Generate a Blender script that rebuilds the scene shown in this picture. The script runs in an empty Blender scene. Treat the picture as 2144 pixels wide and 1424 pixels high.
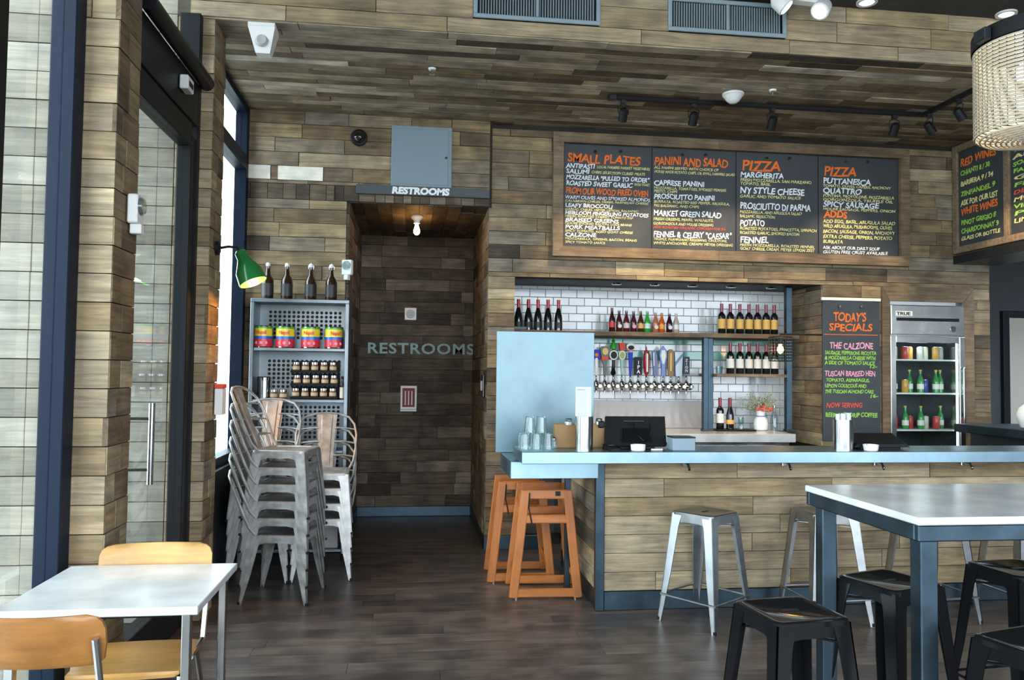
import bpy, math, random
from mathutils import Vector, Matrix
PI = math.pi
SC = bpy.context.scene
COL = SC.collection
rng = random.Random(7)

# ------------------------------------------------------------------ camera
FPX, W_, H_ = 1657.34, 2144, 1424
YAW, PITCH, ROLL, CAMZ = math.radians(7.229), math.radians(2.287), math.radians(0.657), 1.5623
FW = Vector((math.sin(YAW)*math.cos(PITCH), math.cos(YAW)*math.cos(PITCH), math.sin(PITCH)))
RT = Vector((math.cos(YAW), -math.sin(YAW), 0)); UP = RT.cross(FW)
R2 = math.cos(ROLL)*RT + math.sin(ROLL)*UP; U2 = -math.sin(ROLL)*RT + math.cos(ROLL)*UP
cd = bpy.data.cameras.new('camera'); cam = bpy.data.objects.new('camera', cd); COL.objects.link(cam)
cd.sensor_width = 36; cd.lens = 36*FPX/W_; cd.clip_start = .05; cd.clip_end = 200
M = Matrix((R2, U2, -FW)).transposed().to_4x4(); M.translation = (0, 0, CAMZ); cam.matrix_world = M
SC.camera = cam

def P(u, v, **k):
    """the point on a plane of the room (X=, Y= or Z=) that is seen at photo pixel u, v"""
    d = FW + (u-W_/2)/FPX*R2 - (v-H_/2)/FPX*U2
    a, val = next(iter(k.items())); i = 'XYZ'.index(a); o = Vector((0, 0, CAMZ))
    return o + d*((val-o[i])/d[i])

# ------------------------------------------------------------------ world, light, exposure
wd = bpy.data.worlds.new('world'); SC.world = wd; wd.use_nodes = True
bg = wd.node_tree.nodes['Background']
bg.inputs[0].default_value = (.80, .90, 1.0, 1); bg.inputs[1].default_value = 5.0
SC.view_settings.view_transform = 'Standard'; SC.view_settings.look = 'None'
SC.view_settings.gamma = 1; SC.view_settings.use_curve_mapping = False
SC.view_settings.exposure = 1.05
SC.cycles.use_denoising = True
SC.cycles.max_bounces = 8; SC.cycles.diffuse_bounces = 4; SC.cycles.glossy_bounces = 4; SC.cycles.transparent_max_bounces = 16
SC.cycles.sample_clamp_indirect = 6
SC.cycles.caustics_reflective = False; SC.cycles.caustics_refractive = False

def portal(name, loc, rot, sx, sy):
    l = bpy.data.lights.new(name, 'AREA'); l.shape = 'RECTANGLE'; l.size = sx; l.size_y = sy
    l.cycles.is_portal = True
    o = bpy.data.objects.new(name, l); COL.objects.link(o); o.location = loc; o.rotation_euler = rot; o['kind'] = 'helper'
portal('rear_window_portal', (2.8, -2.95, 2.05), (-PI/2, 0, PI), 8.5, 4.1)
portal('side_window_portal', (-1.6, 2.0, 2.0), (0, -PI/2, 0), 4.0, 10.0)

def lamp(name, loc, power, color, radius=.03, kind='POINT', rot=None, spot=None, parent=None):
    l = bpy.data.lights.new(name, kind); l.energy = power; l.color = color
    l.shadow_soft_size = radius
    if spot: l.spot_size, l.spot_blend = spot
    o = bpy.data.objects.new(name, l); COL.objects.link(o); o.location = loc
    if rot: o.rotation_euler = rot
    if parent: o.parent = parent
    return o

# ------------------------------------------------------------------ materials
def newmat(name):
    m = bpy.data.materials.new(name); m.use_nodes = True
    return m, m.node_tree.nodes, m.node_tree.links, m.node_tree.nodes['Principled BSDF']
def mat(name, col, rough=.5, metal=0, emit=None, es=0, spec=None, noise=0, nscale=8, bump=0, coat=0):
    m, n, l, b = newmat(name)
    b.inputs['Base Color'].default_value = (*col, 1); b.inputs['Roughness'].default_value = rough
    b.inputs['Metallic'].default_value = metal
    if spec is not None: b.inputs['Specular IOR Level'].default_value = spec
    if coat: b.inputs['Coat Weight'].default_value = coat
    if emit: b.inputs['Emission Color'].default_value = (*emit, 1); b.inputs['Emission Strength'].default_value = es
    if noise or bump:
        tc = n.new('ShaderNodeTexCoord'); nz = n.new('ShaderNodeTexNoise')
        nz.inputs['Scale'].default_value = nscale; nz.inputs['Detail'].default_value = 6
        l.new(tc.outputs['Object'], nz.inputs['Vector'])
        if noise:
            mx = n.new('ShaderNodeMixRGB'); mx.blend_type = 'MULTIPLY'; mx.inputs[0].default_value = 1
            mx.inputs[1].default_value = (*col, 1)
            r = n.new('ShaderNodeValToRGB')
            r.color_ramp.elements[0].position = .3; r.color_ramp.elements[0].color = (1-noise, 1-noise, 1-noise, 1)
            r.color_ramp.elements[1].position = .7; r.color_ramp.elements[1].color = (1+noise*.6,)*3+(1,)
            l.new(nz.outputs['Fac'], r.inputs[0]); l.new(r.outputs[0], mx.inputs[2]); l.new(mx.outputs[0], b.inputs['Base Color'])
        if bump:
            bp = n.new('ShaderNodeBump'); bp.inputs['Strength'].default_value = bump; bp.inputs['Distance'].default_value = .01
            l.new(nz.outputs['Fac'], bp.inputs['Height']); l.new(bp.outputs[0], b.inputs['Normal'])
    return m
def wood(name, stops, grain=.5, rough=.75, gx=1.6, gy=26, bump=.25, stain=.45, spec=.25):
    """planks: tone picked per object, grain along the object's local x"""
    m, n, l, b = newmat(name)
    oi = n.new('ShaderNodeObjectInfo'); tc = n.new('ShaderNodeTexCoord')
    rp = n.new('ShaderNodeValToRGB'); rp.color_ramp.interpolation = 'LINEAR'
    el = rp.color_ramp.elements
    while len(el) < len(stops): el.new(.5)
    for e, (p, c) in zip(el, stops): e.position = p; e.color = (*c, 1)
    l.new(oi.outputs['Random'], rp.inputs[0])
    mu = n.new('ShaderNodeMath'); mu.operation = 'MULTIPLY'; mu.inputs[1].default_value = 57.0; l.new(oi.outputs['Random'], mu.inputs[0])
    cx = n.new('ShaderNodeCombineXYZ')
    for i in range(3): l.new(mu.outputs[0], cx.inputs[i])
    ad = n.new('ShaderNodeVectorMath'); ad.operation = 'ADD'; l.new(tc.outputs['Object'], ad.inputs[0]); l.new(cx.outputs[0], ad.inputs[1])
    mp = n.new('ShaderNodeMapping'); mp.inputs['Scale'].default_value = (gx, gy, gy); l.new(ad.outputs[0], mp.inputs[0])
    nz = n.new('ShaderNodeTexNoise'); nz.inputs['Scale'].default_value = 1.6; nz.inputs['Detail'].default_value = 8; nz.inputs['Distortion'].default_value = .6
    nz.inputs['Roughness'].default_value = .65
    l.new(mp.outputs[0], nz.inputs['Vector'])
    r1 = n.new('ShaderNodeValToRGB'); r1.color_ramp.elements[0].position = .3; r1.color_ramp.elements[1].position = .72
    r1.color_ramp.elements[0].color = (1-grain,)*3+(1,); r1.color_ramp.elements[1].color = (1+grain*.5,)*3+(1,)
    l.new(nz.outputs['Fac'], r1.inputs[0])
    n2 = n.new('ShaderNodeTexNoise'); n2.inputs['Scale'].default_value = 5; n2.inputs['Detail'].default_value = 5
    l.new(ad.outputs[0], n2.inputs['Vector'])
    r2 = n.new('ShaderNodeValToRGB'); r2.color_ramp.elements[0].position = .35; r2.color_ramp.elements[1].position = .65
    r2.color_ramp.elements[0].color = (1-stain, 1-stain, 1-stain*.9, 1); r2.color_ramp.elements[1].color = (1.1, 1.08, 1.04, 1)
    l.new(n2.outputs['Fac'], r2.inputs[0])
    a = n.new('ShaderNodeMixRGB'); a.blend_type = 'MULTIPLY'; a.inputs[0].default_value = 1
    c = n.new('ShaderNodeMixRGB'); c.blend_type = 'MULTIPLY'; c.inputs[0].default_value = 1
    l.new(rp.outputs[0], a.inputs[1]); l.new(r1.outputs[0], a.inputs[2]); l.new(a.outputs[0], c.inputs[1]); l.new(r2.outputs[0], c.inputs[2])
    l.new(c.outputs[0], b.inputs['Base Color']); b.inputs['Roughness'].default_value = rough
    b.inputs['Specular IOR Level'].default_value = spec
    bp = n.new('ShaderNodeBump'); bp.inputs['Strength'].default_value = bump; bp.inputs['Distance'].default_value = .006
    l.new(nz.outputs['Fac'], bp.inputs['Height']); l.new(bp.outputs[0], b.inputs['Normal'])
    return m
def metal(name, col, rough=.35, mottle=.25, ms=14, aniso=False):
    m, n, l, b = newmat(name)
    b.inputs['Metallic'].default_value = 1
    tc = n.new('ShaderNodeTexCoord'); v = n.new('ShaderNodeTexNoise'); v.inputs['Scale'].default_value = ms; v.inputs['Detail'].default_value = 4
    l.new(tc.outputs['Object'], v.inputs['Vector'])
    r = n.new('ShaderNodeValToRGB'); r.color_ramp.elements[0].position = .3; r.color_ramp.elements[1].position = .7
    r.color_ramp.elements[0].color = (*[c*(1-mottle) for c in col], 1); r.color_ramp.elements[1].color = (*[min(1, c*(1+mottle*.5)) for c in col], 1)
    l.new(v.outputs['Fac'], r.inputs[0]); l.new(r.outputs[0], b.inputs['Base Color'])
    mr = n.new('ShaderNodeMapRange'); mr.inputs['To Min'].default_value = max(.02, rough-.08); mr.inputs['To Max'].default_value = rough+.1
    l.new(v.outputs['Fac'], mr.inputs[0]); l.new(mr.outputs[0], b.inputs['Roughness'])
    return m
def thin_glass(name, tint=(1, 1, 1), refl=.08, rough=.0, fm=.5):
    m = bpy.data.materials.new(name); m.use_nodes = True; n, l = m.node_tree.nodes, m.node_tree.links
    n.clear(); o = n.new('ShaderNodeOutputMaterial'); mx = n.new('ShaderNodeMixShader')
    t = n.new('ShaderNodeBsdfTransparent'); t.inputs[0].default_value = (*tint, 1)
    g = n.new('ShaderNodeBsdfGlossy'); g.inputs['Roughness'].default_value = rough
    fr = n.new('ShaderNodeLayerWeight'); fr.inputs[0].default_value = .35
    ad = n.new('ShaderNodeMath'); ad.operation = 'MULTIPLY_ADD'; ad.inputs[1].default_value = fm; ad.inputs[2].default_value = refl; ad.use_clamp = True
    l.new(fr.outputs['Fresnel'], ad.inputs[0]); l.new(ad.outputs[0], mx.inputs[0]); l.new(t.outputs[0], mx.inputs[1]); l.new(g.outputs[0], mx.inputs[2]); l.new(mx.outputs[0], o.inputs[0])
    return m

MT = {}
TAN = (.36, .265, .145); BRN = (.225, .158, .09); GRY = (.27, .23, .172); DRK = (.09, .07, .05); PAL = (.48, .385, .245)
MT['reclaimed'] = wood('reclaimed_plank', [(0, DRK), (.12, BRN), (.35, TAN), (.55, GRY), (.72, BRN), (.88, TAN), (1, PAL)])
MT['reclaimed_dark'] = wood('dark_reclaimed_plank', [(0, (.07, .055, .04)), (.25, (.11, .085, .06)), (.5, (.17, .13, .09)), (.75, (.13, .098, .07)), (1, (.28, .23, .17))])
MT['reclaimed_pale'] = wood('pale_reclaimed_plank', [(0, BRN), (.15, TAN), (.4, (.40, .30, .19)), (.7, PAL), (.85, (.36, .27, .17)), (1, (.46, .36, .24))], stain=.3)
MT['ceiling_plank'] = wood('soffit_plank', [(0, (.08, .062, .047)), (.12, BRN), (.4, (.30, .23, .155)), (.65, (.40, .335, .245)), (.86, (.46, .38, .27)), (1, (.8, .74, .62))])
MT['reclaimed_daylit'] = wood('daylit_reclaimed_plank', [(0, (.20, .18, .145)), (.4, (.28, .252, .205)), (1, (.35, .32, .265))], stain=.25, grain=.35)  # same pier planks, greyer: outdoor daylight put into the colour
MT['whitewash'] = wood('whitewashed_plank', [(0, (.92, .87, .76)), (1, (.95, .9, .8))], grain=.15, stain=.25)
MT['floor'] = wood('dark_stained_floor', [(0, (.088, .070, .060)), (.5, (.115, .090, .076)), (1, (.15, .108, .085))], rough=.36, gx=1.0, gy=18, bump=.1, stain=.5, spec=.45)
MT['frame_wood'] = wood('frame_board', [(0, (.19, .13, .08)), (.5, (.24, .17, .105)), (1, (.28, .2, .13))], stain=.35)
MT['backing'] = mat('dark_backing', (.03, .024, .018), .9)
MT['hc_wood'] = wood('varnished_orange_wood', [(0, (.42, .135, .028)), (1, (.48, .16, .035))], grain=.28, rough=.38, stain=.15, bump=.08, gx=2, gy=20, spec=.5)
MT['ply'] = wood('honey_plywood', [(0, (.55, .29, .085)), (1, (.6, .33, .1))], grain=.2, rough=.3, stain=.2, bump=.04, spec=.5)
MT['board_brown'] = mat('brown_hardboard', (.30, .165, .06), .6, noise=.2)
MT['galv'] = metal('galvanised_steel', (.148, .212, .235), .40, .22, 4.5)
MT['galv_top'] = metal('zinc_counter', (.27, .40, .47), .32, .15, 5)
MT['galv_chair'] = metal('brushed_grey_steel', (.37, .365, .35), .36, .35, 16); MT['galv_chair'].node_tree.nodes['Principled BSDF'].inputs['Metallic'].default_value = .5
MT['stool_steel'] = metal('pale_gunmetal', (.40, .415, .43), .32, .2, 12)
MT['shelf_steel'] = metal('dull_galvanised', (.20, .235, .255), .42, .3, 6)
MT['steel_blue'] = metal('blued_steel', (.055, .085, .11), .42, .3, 7)
MT['chrome'] = metal('chrome', (.48, .48, .48), .1, .05, 4)
MT['stainless'] = metal('stainless', (.45, .45, .44), .2, .06, 5)
MT['fridge_steel'] = metal('bright_stainless', (.66, .66, .65), .24, .06, 5)
MT['splash'] = mat('grey_splashback', (.42, .40, .39), .4)
MT['black_gloss'] = mat('black_enamel', (.006, .0065, .0075), .11, spec=.16)
MT['black'] = mat('black_powdercoat', (.009, .009, .010), .5, spec=.2)
MT['frame_black'] = mat('black_window_steel', (.009, .010, .012), .45, spec=.2)
MT['frame_blue'] = mat('dark_blue_steel', (.006, .012, .026), .45, spec=.12)
MT['marble'] = mat('white_marble', (.56, .57, .57), .2, noise=.22, nscale=5)
MT['white'] = mat('white_plastic', (.78, .78, .76), .4)
MT['white_enamel'] = mat('white_enamel', (.82, .82, .8), .2)
MT['paper'] = mat('paper', (.6, .62, .65), .8)
MT['grey_panel'] = mat('grey_painted_steel', (.20, .27, .32), .5)
MT['vent_grey'] = mat('vent_grey_enamel', (.26, .33, .37), .45)
MT['bead'] = mat('ivory_bead', (.42, .37, .29), .35)
MT['ply_dark'] = wood('darker_plywood', [(0, (.27, .115, .03)), (1, (.3, .13, .035))], grain=.25, rough=.3, stain=.25, bump=.04, spec=.4)  # the chair plywood again, in a darker brown
MT['slate'] = mat('chalkboard_slate', (.036, .042, .048), .55, noise=.25, nscale=3)
MT['tile'] = mat('white_glazed_tile', (.64, .66, .67), .12)
MT['tile_green'] = mat('green_glazed_tile', (.16, .42, .36), .14)
MT['grout'] = mat('grout', (.22, .22, .22), .9)
MT['glass'] = thin_glass('window_glass', (.93, .97, .96), .01, fm=.22)
MT['glassware'] = thin_glass('glassware', (.80, .88, .88), .05, fm=.35)
MT['black_glass'] = mat('dark_bottle_glass', (.008, .008, .008), .08, coat=.5)
MT['brown_glass'] = mat('brown_bottle_glass', (.03, .012, .005), .08, coat=.5)
MT['red_foil'] = mat('red_foil', (.45, .015, .02), .3)
MT['plum_foil'] = mat('plum_foil', (.22, .02, .05), .3)
MT['lab_yellow'] = mat('amber_label', (.75, .42, .09), .6)
MT['lab_cream'] = mat('cream_label', (.8, .78, .7), .6)
MT['lab_black'] = mat('black_label', (.02, .02, .02), .5)
MT['green_enamel'] = mat('green_enamel', (.015, .16, .035), .22, coat=.4)
MT['ground'] = mat('concrete_pavement', (.42, .42, .40), .85, noise=.15)
MT['ceil_dark'] = mat('dark_ceiling', (.05, .047, .042), .85, noise=.3, nscale=5)
MT['plaster_dark'] = mat('slate_grey_wall', (.055, .062, .068), .7, noise=.15)
MT['plaster_pale'] = mat('pale_plaster', (.5, .48, .42), .8)
MT['dark_metal'] = mat('dark_steel', (.03, .034, .038), .38, metal=.6)
for nm, c in dict(orange=(.85, .17, .02), white=(.82, .86, .9), yellow=(.78, .72, .30), green=(.32, .62, .08), pink=(.8, .36, .48), red=(.7, .09, .06), teal=(.32, .47, .46), signwhite=(.85, .88, .9), black=(.015, .015, .015), blue=(.03, .06, .5), gold=(.7, .5, .2), ink=(.2, .2, .22)).items():
    MT['chalk_'+nm] = mat('paint_'+nm, c, .9)
def colour(c, rough=.4, metal_=0):
    k = 'c%.3f_%.3f_%.3f_%.2f_%d' % (*c, rough, metal_)
    if k not in MT: MT[k] = mat('paint_%d' % len(MT), c, rough, metal_)
    return MT[k]
MT['bulb'] = mat('glowing_bulb', (1, .7, .3), .3, emit=(1, .5, .13), es=22)
MT['bulb_white'] = mat('glowing_white_bulb', (1, .9, .7), .3, emit=(1, .86, .62), es=14)
MT['led'] = mat('lamp_lens', (.9, .95, 1), .3, emit=(.8, .92, 1), es=3)
MT['lit_strip'] = mat('fridge_light_tube', (.9, .95, 1), .3, emit=(.85, .95, 1), es=2.2)

# ------------------------------------------------------------------ mesh builder
class MB:
    def __init__(s): s.v = []; s.f = []
    def add(s, vs, fs):
        k = len(s.v); s.v += [tuple(v) for v in vs]; s.f += [tuple(i+k for i in f) for f in fs]; return s
    def box(s, x0, y0, z0, x1, y1, z1):
        return s.add([(x0,y0,z0),(x1,y0,z0),(x1,y1,z0),(x0,y1,z0),(x0,y0,z1),(x1,y0,z1),(x1,y1,z1),(x0,y1,z1)],
                     [(0,3,2,1),(4,5,6,7),(0,1,5,4),(1,2,6,5),(2,3,7,6),(3,0,4,7)])
    def bbox(s, x0, y0, z0, x1, y1, z1, b=.004):
        """box with chamfered edges"""
        b = min(b, (x1-x0)/3, (y1-y0)/3, (z1-z0)/3); vs = []
        X, Y, Z = (x0, x1), (y0, y1), (z0, z1); sg = (1, -1); idx = {}
        for i in (0, 1):
            for j in (0, 1):
                for k in (0, 1):
                    for a in range(3):
                        p = [X[i]+sg[i]*b, Y[j]+sg[j]*b, Z[k]+sg[k]*b]; p[a] = (X[i], Y[j], Z[k])[a]
                        idx[i, j, k, a] = len(vs); vs.append(tuple(p))
        fs = []
        for i in (0, 1):
            fs.append([idx[i,0,0,0], idx[i,1,0,0], idx[i,1,1,0], idx[i,0,1,0]][::(-1 if i == 0 else 1)])
            fs.append([idx[0,i,0,1], idx[0,i,1,1], idx[1,i,1,1], idx[1,i,0,1]][::(-1 if i == 0 else 1)])
            fs.append([idx[0,0,i,2], idx[1,0,i,2], idx[1,1,i,2], idx[0,1,i,2]][::(-1 if i == 0 else 1)])
            for j in (0, 1):
                s1 = 1 if i == j else -1
                fs.append([idx[i,j,0,0], idx[i,j,0,1], idx[i,j,1,1], idx[i,j,1,0]][::s1])
                fs.append([idx[0,i,j,1], idx[0,i,j,2], idx[1,i,j,2], idx[1,i,j,1]][::s1])
                fs.append([idx[i,0,j,2], idx[i,0,j,0], idx[i,1,j,0], idx[i,1,j,2]][::s1])
                for k in (0, 1):
                    fs.append([idx[i,j,k,0], idx[i,j,k,2], idx[i,j,k,1]][::(1 if (i+j+k) % 2 == 1 else -1)])
        return s.add(vs, fs)
    def hexa(s, bot, top):
        return s.add(list(bot)+list(top), [(0,3,2,1),(4,5,6,7),(0,1,5,4),(1,2,6,5),(2,3,7,6),(3,0,4,7)])
    def plate(s, pts, n, t):
        """flat polygon thickened by t along n"""
        n = Vector(n).normalized()*t; k = len(pts); pts = [Vector(p) for p in pts]
        return s.add(pts+[p+n for p in pts], [tuple(range(k))[::-1], tuple(range(k, 2*k))]+[(i, (i+1) % k, (i+1) % k+k, i+k) for i in range(k)])
    def lathe(s, prof, n=20, c=(0, 0, 0), axis='Z', cap=True):
        vs, fs = [], []
        for r, z in prof:
            for i in range(n):
                a = 2*PI*i/n; p = (r*math.cos(a), r*math.sin(a), z)
                if axis == 'Y': p = (p[0], p[2], p[1])
                if axis == 'X': p = (p[2], p[0], p[1])
                vs.append((p[0]+c[0], p[1]+c[1], p[2]+c[2]))
        for k in range(len(prof)-1):
            for i in range(n): j = (i+1) % n; fs.append((k*n+i, k*n+j, (k+1)*n+j, (k+1)*n+i))
        if cap: fs.append(tuple(range(n))[::-1]); fs.append(tuple((len(prof)-1)*n+i for i in range(n)))
        return s.add(vs, fs)
    def tube(s, pts, r, n=8, closed=False, r2=None):
        pts = [Vector(p) for p in pts]; m = len(pts); rings = []; ref = None
        for i, p in enumerate(pts):
            a = pts[(i-1) % m] if (i > 0 or closed) else p; b = pts[(i+1) % m] if (i < m-1 or closed) else p
            t = (b-a).normalized()
            if ref is None: ref = Vector((0, 0, 1)) if abs(t.z) < .9 else Vector((1, 0, 0))
            x = (ref-t*ref.dot(t)).normalized(); y = t.cross(x); ref = x
            rr = r if r2 is None else r+(r2-r)*i/(m-1)
            rings.append([p+x*rr*math.cos(2*PI*k/n)+y*rr*math.sin(2*PI*k/n) for k in range(n)])
        vs = [q for rg in rings for q in rg]; fs = []
        for i in range(m if closed else m-1):
            j = (i+1) % m
            for k in range(n): q = (k+1) % n; fs.append((i*n+k, i*n+q, j*n+q, j*n+k))
        if not closed: fs += [tuple(range(n))[::-1], tuple((m-1)*n+k for k in range(n))]
        return s.add(vs, fs)
    def mesh(s, name, m, smooth=False):
        me = bpy.data.meshes.new(name); me.from_pydata(s.v, [], s.f); me.materials.append(MT[m] if isinstance(m, str) else m)
        if smooth: me.shade_smooth(); me.set_sharp_from_angle(angle=math.radians(38))
        me.update(); return me
    def build(s, name, m, parent=None, smooth=False, loc=None, mtx=None, label=None):
        o = bpy.data.objects.new(name, s.mesh(name, m, smooth)); COL.objects.link(o)
        if parent: o.parent = parent
        if mtx is not None: o.matrix_basis = mtx
        if loc is not None: o.location = loc
        if label: o['label'] = label
        return o
def tag(o, label=None, cat=None, group=None, kind=None):
    if label: o['label'] = label
    if cat: o['category'] = cat
    if group: o['group'] = group
    if kind: o['kind'] = kind
    return o
def thing(name, label, cat, loc=(0, 0, 0), rz=0, group=None):
    o = bpy.data.objects.new(name, None); COL.objects.link(o); o.location = loc; o.rotation_euler = (0, 0, rz); o.empty_display_size = .1
    return tag(o, label, cat, group)
def copy_tree(o, parent=None, loc=None, rz=None, label=None, group=None):
    c = o.copy(); COL.objects.link(c); c.parent = parent
    if parent is None:
        if loc is not None: c.location = loc
        if rz is not None: c.rotation_euler = (0, 0, rz)
        if label: c['label'] = label
        if group: c['group'] = group
    for ch in list(KIDS.get(o.name, [])): copy_tree(ch, c)
    return c
KIDS = {}
def index_kids(root):
    KIDS[root.name] = list(root.children)
    for c in root.children: index_kids(c)
def struct(name, mb, m, label=None):
    return tag(mb.build(name, m), label=label, kind='structure')
def frame3(O, U, V, N):
    m = Matrix((U, V, N)).transposed().to_4x4(); m.translation = O; return m

def planks(parent, O, U, V, N, w, h, ph, lmin, lmax, m, holes=(), thick=.018, proud=.008, gap=.0045, name='plank', seed=0, accents=(), off=0, pick=None):
    """rows of boards on the plane O + a*U + b*V, proud along N; one object per board"""
    r = random.Random(seed); O, U, V, N = map(Vector, (O, U, V, N))
    ys = [0, h]; k = off
    while k < h:
        if k > 0: ys.append(k)
        k += ph
    for hl in holes: ys += [hl[2], hl[3]]
    fixed = {0, h} | {y for hl in holes for y in hl[2:4]}
    ys = sorted(set(max(0, min(h, y)) for y in ys)); out = []
    for y in ys:
        if out and y-out[-1] < .028:
            if y in fixed: out[-1] = y
        else: out.append(y)
    for y0, y1 in zip(out, out[1:]):
        ym = (y0+y1)/2; cuts = [(0, w)]
        for a, b, c, d in [hl[:4] for hl in holes]+[ac[:4] for ac in accents]:
            if c < ym < d:
                nc = []
                for s, e in cuts:
                    if b <= s or a >= e: nc.append((s, e)); continue
                    if a > s: nc.append((s, a))
                    if b < e: nc.append((b, e))
                cuts = nc
        for s, e in cuts:
            x = s; first = True
            while x < e-.001:
                L = r.uniform(lmin, lmax)
                if first: L *= r.uniform(.3, 1); first = False
                x2 = x+L
                if e-x2 < lmin*.35: x2 = e
                one(parent, O, U, V, N, x, x2, y0, y1, thick+r.uniform(0, proud), gap, name, pick(r) if pick else m); x = x2
    for a, b, c, d, mm in accents: one(parent, O, U, V, N, a, b, c, d, thick+proud, gap, name, mm)
def one(parent, O, U, V, N, x0, x1, y0, y1, t, gap, name, m):
    hw, hh = (x1-x0-gap)/2, (y1-y0-gap)/2
    if hw < .004 or hh < .004: return
    MB().box(-hw, -hh, -.004, hw, hh, t).build(name, m, parent, mtx=frame3(O+U*((x0+x1)/2)+V*((y0+y1)/2), U, V, N))
XA, YA, ZA = Vector((1, 0, 0)), Vector((0, 1, 0)), Vector((0, 0, 1))

TEXTS = []
def text(parent, s, loc, size_cap, m, width=None, name='lettering', rot=(PI/2, 0, 0), shear=0, bold=.0, align='LEFT', spacing=1.0):
    c = bpy.data.curves.new(name, 'FONT'); c.body = s; c.size = size_cap/.70; c.shear = shear; c.offset = bold*size_cap; c.align_x = align
    c.extrude = .0008; c.space_character = spacing; c.resolution_u = 3; c.materials.append(MT[m] if isinstance(m, str) else m)
    o = bpy.data.objects.new(name, c); COL.objects.link(o); o.rotation_euler = rot; o.location = loc
    if parent: o.parent = parent
    TEXTS.append((o, width)); return o
def chalk(parent, s, u0, v, u1, hpx, m, Y, bold=.03, shear=.12, name='chalk_line'):
    """a line of chalk lettering that starts at photo pixel u0, v on the wall plane Y"""
    a, b, t = P(u0, v, Y=Y), P(u1, v, Y=Y), P(u0, v-hpx, Y=Y)
    return text(parent, s, a, (t-a).length, m, (b-a).length, name, shear=shear, bold=bold)

# ================================================================== SETTING
YL, YR, YB, XR, XL, X0, ZC, ZD = 6.95, 7.0, 8.66, .665, -.575, -1.42, 3.79, 3.02
FY, ZU = 5.163, 4.15
PH = .1225
# floor
fl = struct('floor', MB().box(-1.5, -3, -.1, 9, 10, -.004), 'backing', 'dark stained wooden plank floor')
planks(fl, (-1.5, 1.6, -.004), XA, YA, ZA, 8.5, 7.1, .145, 1.6, 2.8, 'floor', thick=.004, proud=0, gap=.002, name='floor_plank', seed=3)
tag(MB().box(-1.5, -3, -.01, 9, 1.598, .0).build('floor_front', 'floor', fl))
struct('ground', MB().box(-40, -40, -.25, -1.52, 60, -.12).box(-1.52, -40, -.25, 40, -3.02, -.12), 'ground', 'grey pavement outside')
# ceilings
struct('ceiling_main', MB().box(-1.5, -3, ZU, 9, FY, ZU+.1), 'ceil_dark', 'dark upper ceiling in front of the plank-faced bulkhead')
so = struct('ceiling_soffit', MB().box(-1.5, FY, ZC+.012, 6.2, YR+.1, ZC+.25), 'backing', 'lowered ceiling clad in reclaimed planks')
planks(so, (-1.42, FY-.02, ZC+.012), XA, YA, -ZA, 7.0, YR-FY+.02, .098, .5, 1.5, 'ceiling_plank', seed=11, thick=.014, proud=.008, gap=.004)
fa = struct('wall_bulkhead', MB().box(-1.5, FY-.01, ZC, 6.5, FY+.05, ZU+.08), 'backing', 'plank faced bulkhead above the bar')
planks(fa, (-1.42, FY-.01, ZC), XA, ZA, -YA, 7.8, ZU-ZC, PH, .6, 1.5, 'reclaimed_pale', seed=21, proud=.005,
       holes=[(P(990, 40, Y=FY).x+1.42, P(1252, 40, Y=FY).x+1.42, .1, .345), (P(1397, 60, Y=FY).x+1.42, P(1640, 60, Y=FY).x+1.42, .1, .345)])
# back wall, left part with the restroom doorway
wl = struct('wall_back_left', MB().box(X0-.1, YL+.0, 0, XL, YL+.1, ZC+.1).box(XL, YL, ZD, XR+.02, YL+.1, ZC+.1), 'backing', 'plank wall around the restroom doorway')
ac = []
for u0, u1, v0, v1 in ((517, 568, 337, 366), (582, 678, 337, 366)):
    a, b = P(u0, v1, Y=YL), P(u1, v0, Y=YL); ac.append((a.x-X0, b.x-X0, 0, 0))
zrow = round((P(600, 366, Y=YL).z)/PH)*PH
ac = [(a, b, zrow, zrow+PH, 'whitewash') for a, b, _, _ in ac]
planks(wl, (X0, YL, 0), XA, ZA, -YA, XR-X0, ZC, PH, .35, 1.0, 'reclaimed', seed=31, accents=ac,
       holes=[(XL-X0, XR-X0, 0, ZD), (0, XR-X0, ZD, ZD+.135)])
planks(wl, (X0, YL, ZD), XA, ZA, -YA, XR-X0, .135, .135, .07, .15, 'reclaimed_dark', seed=32, name='header_block')
# restroom recess
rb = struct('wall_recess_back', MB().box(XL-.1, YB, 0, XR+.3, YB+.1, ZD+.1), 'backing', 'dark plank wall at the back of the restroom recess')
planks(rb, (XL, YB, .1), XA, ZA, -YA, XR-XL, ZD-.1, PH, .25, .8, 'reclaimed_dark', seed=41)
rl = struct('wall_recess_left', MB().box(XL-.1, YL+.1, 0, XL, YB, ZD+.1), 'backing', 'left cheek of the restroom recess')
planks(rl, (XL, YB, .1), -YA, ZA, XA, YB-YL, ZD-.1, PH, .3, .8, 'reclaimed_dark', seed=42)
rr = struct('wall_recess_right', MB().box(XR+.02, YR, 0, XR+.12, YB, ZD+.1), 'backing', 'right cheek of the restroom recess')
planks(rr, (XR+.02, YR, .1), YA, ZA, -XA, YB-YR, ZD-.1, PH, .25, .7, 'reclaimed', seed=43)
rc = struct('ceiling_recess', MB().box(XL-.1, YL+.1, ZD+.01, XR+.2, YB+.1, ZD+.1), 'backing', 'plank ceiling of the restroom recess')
planks(rc, (XL, YL, ZD+.012), YA, XA, -ZA, YB-YL, XR-XL+.02, .125, .5, 1.2, 'reclaimed_dark', seed=44, thick=.012)
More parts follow.
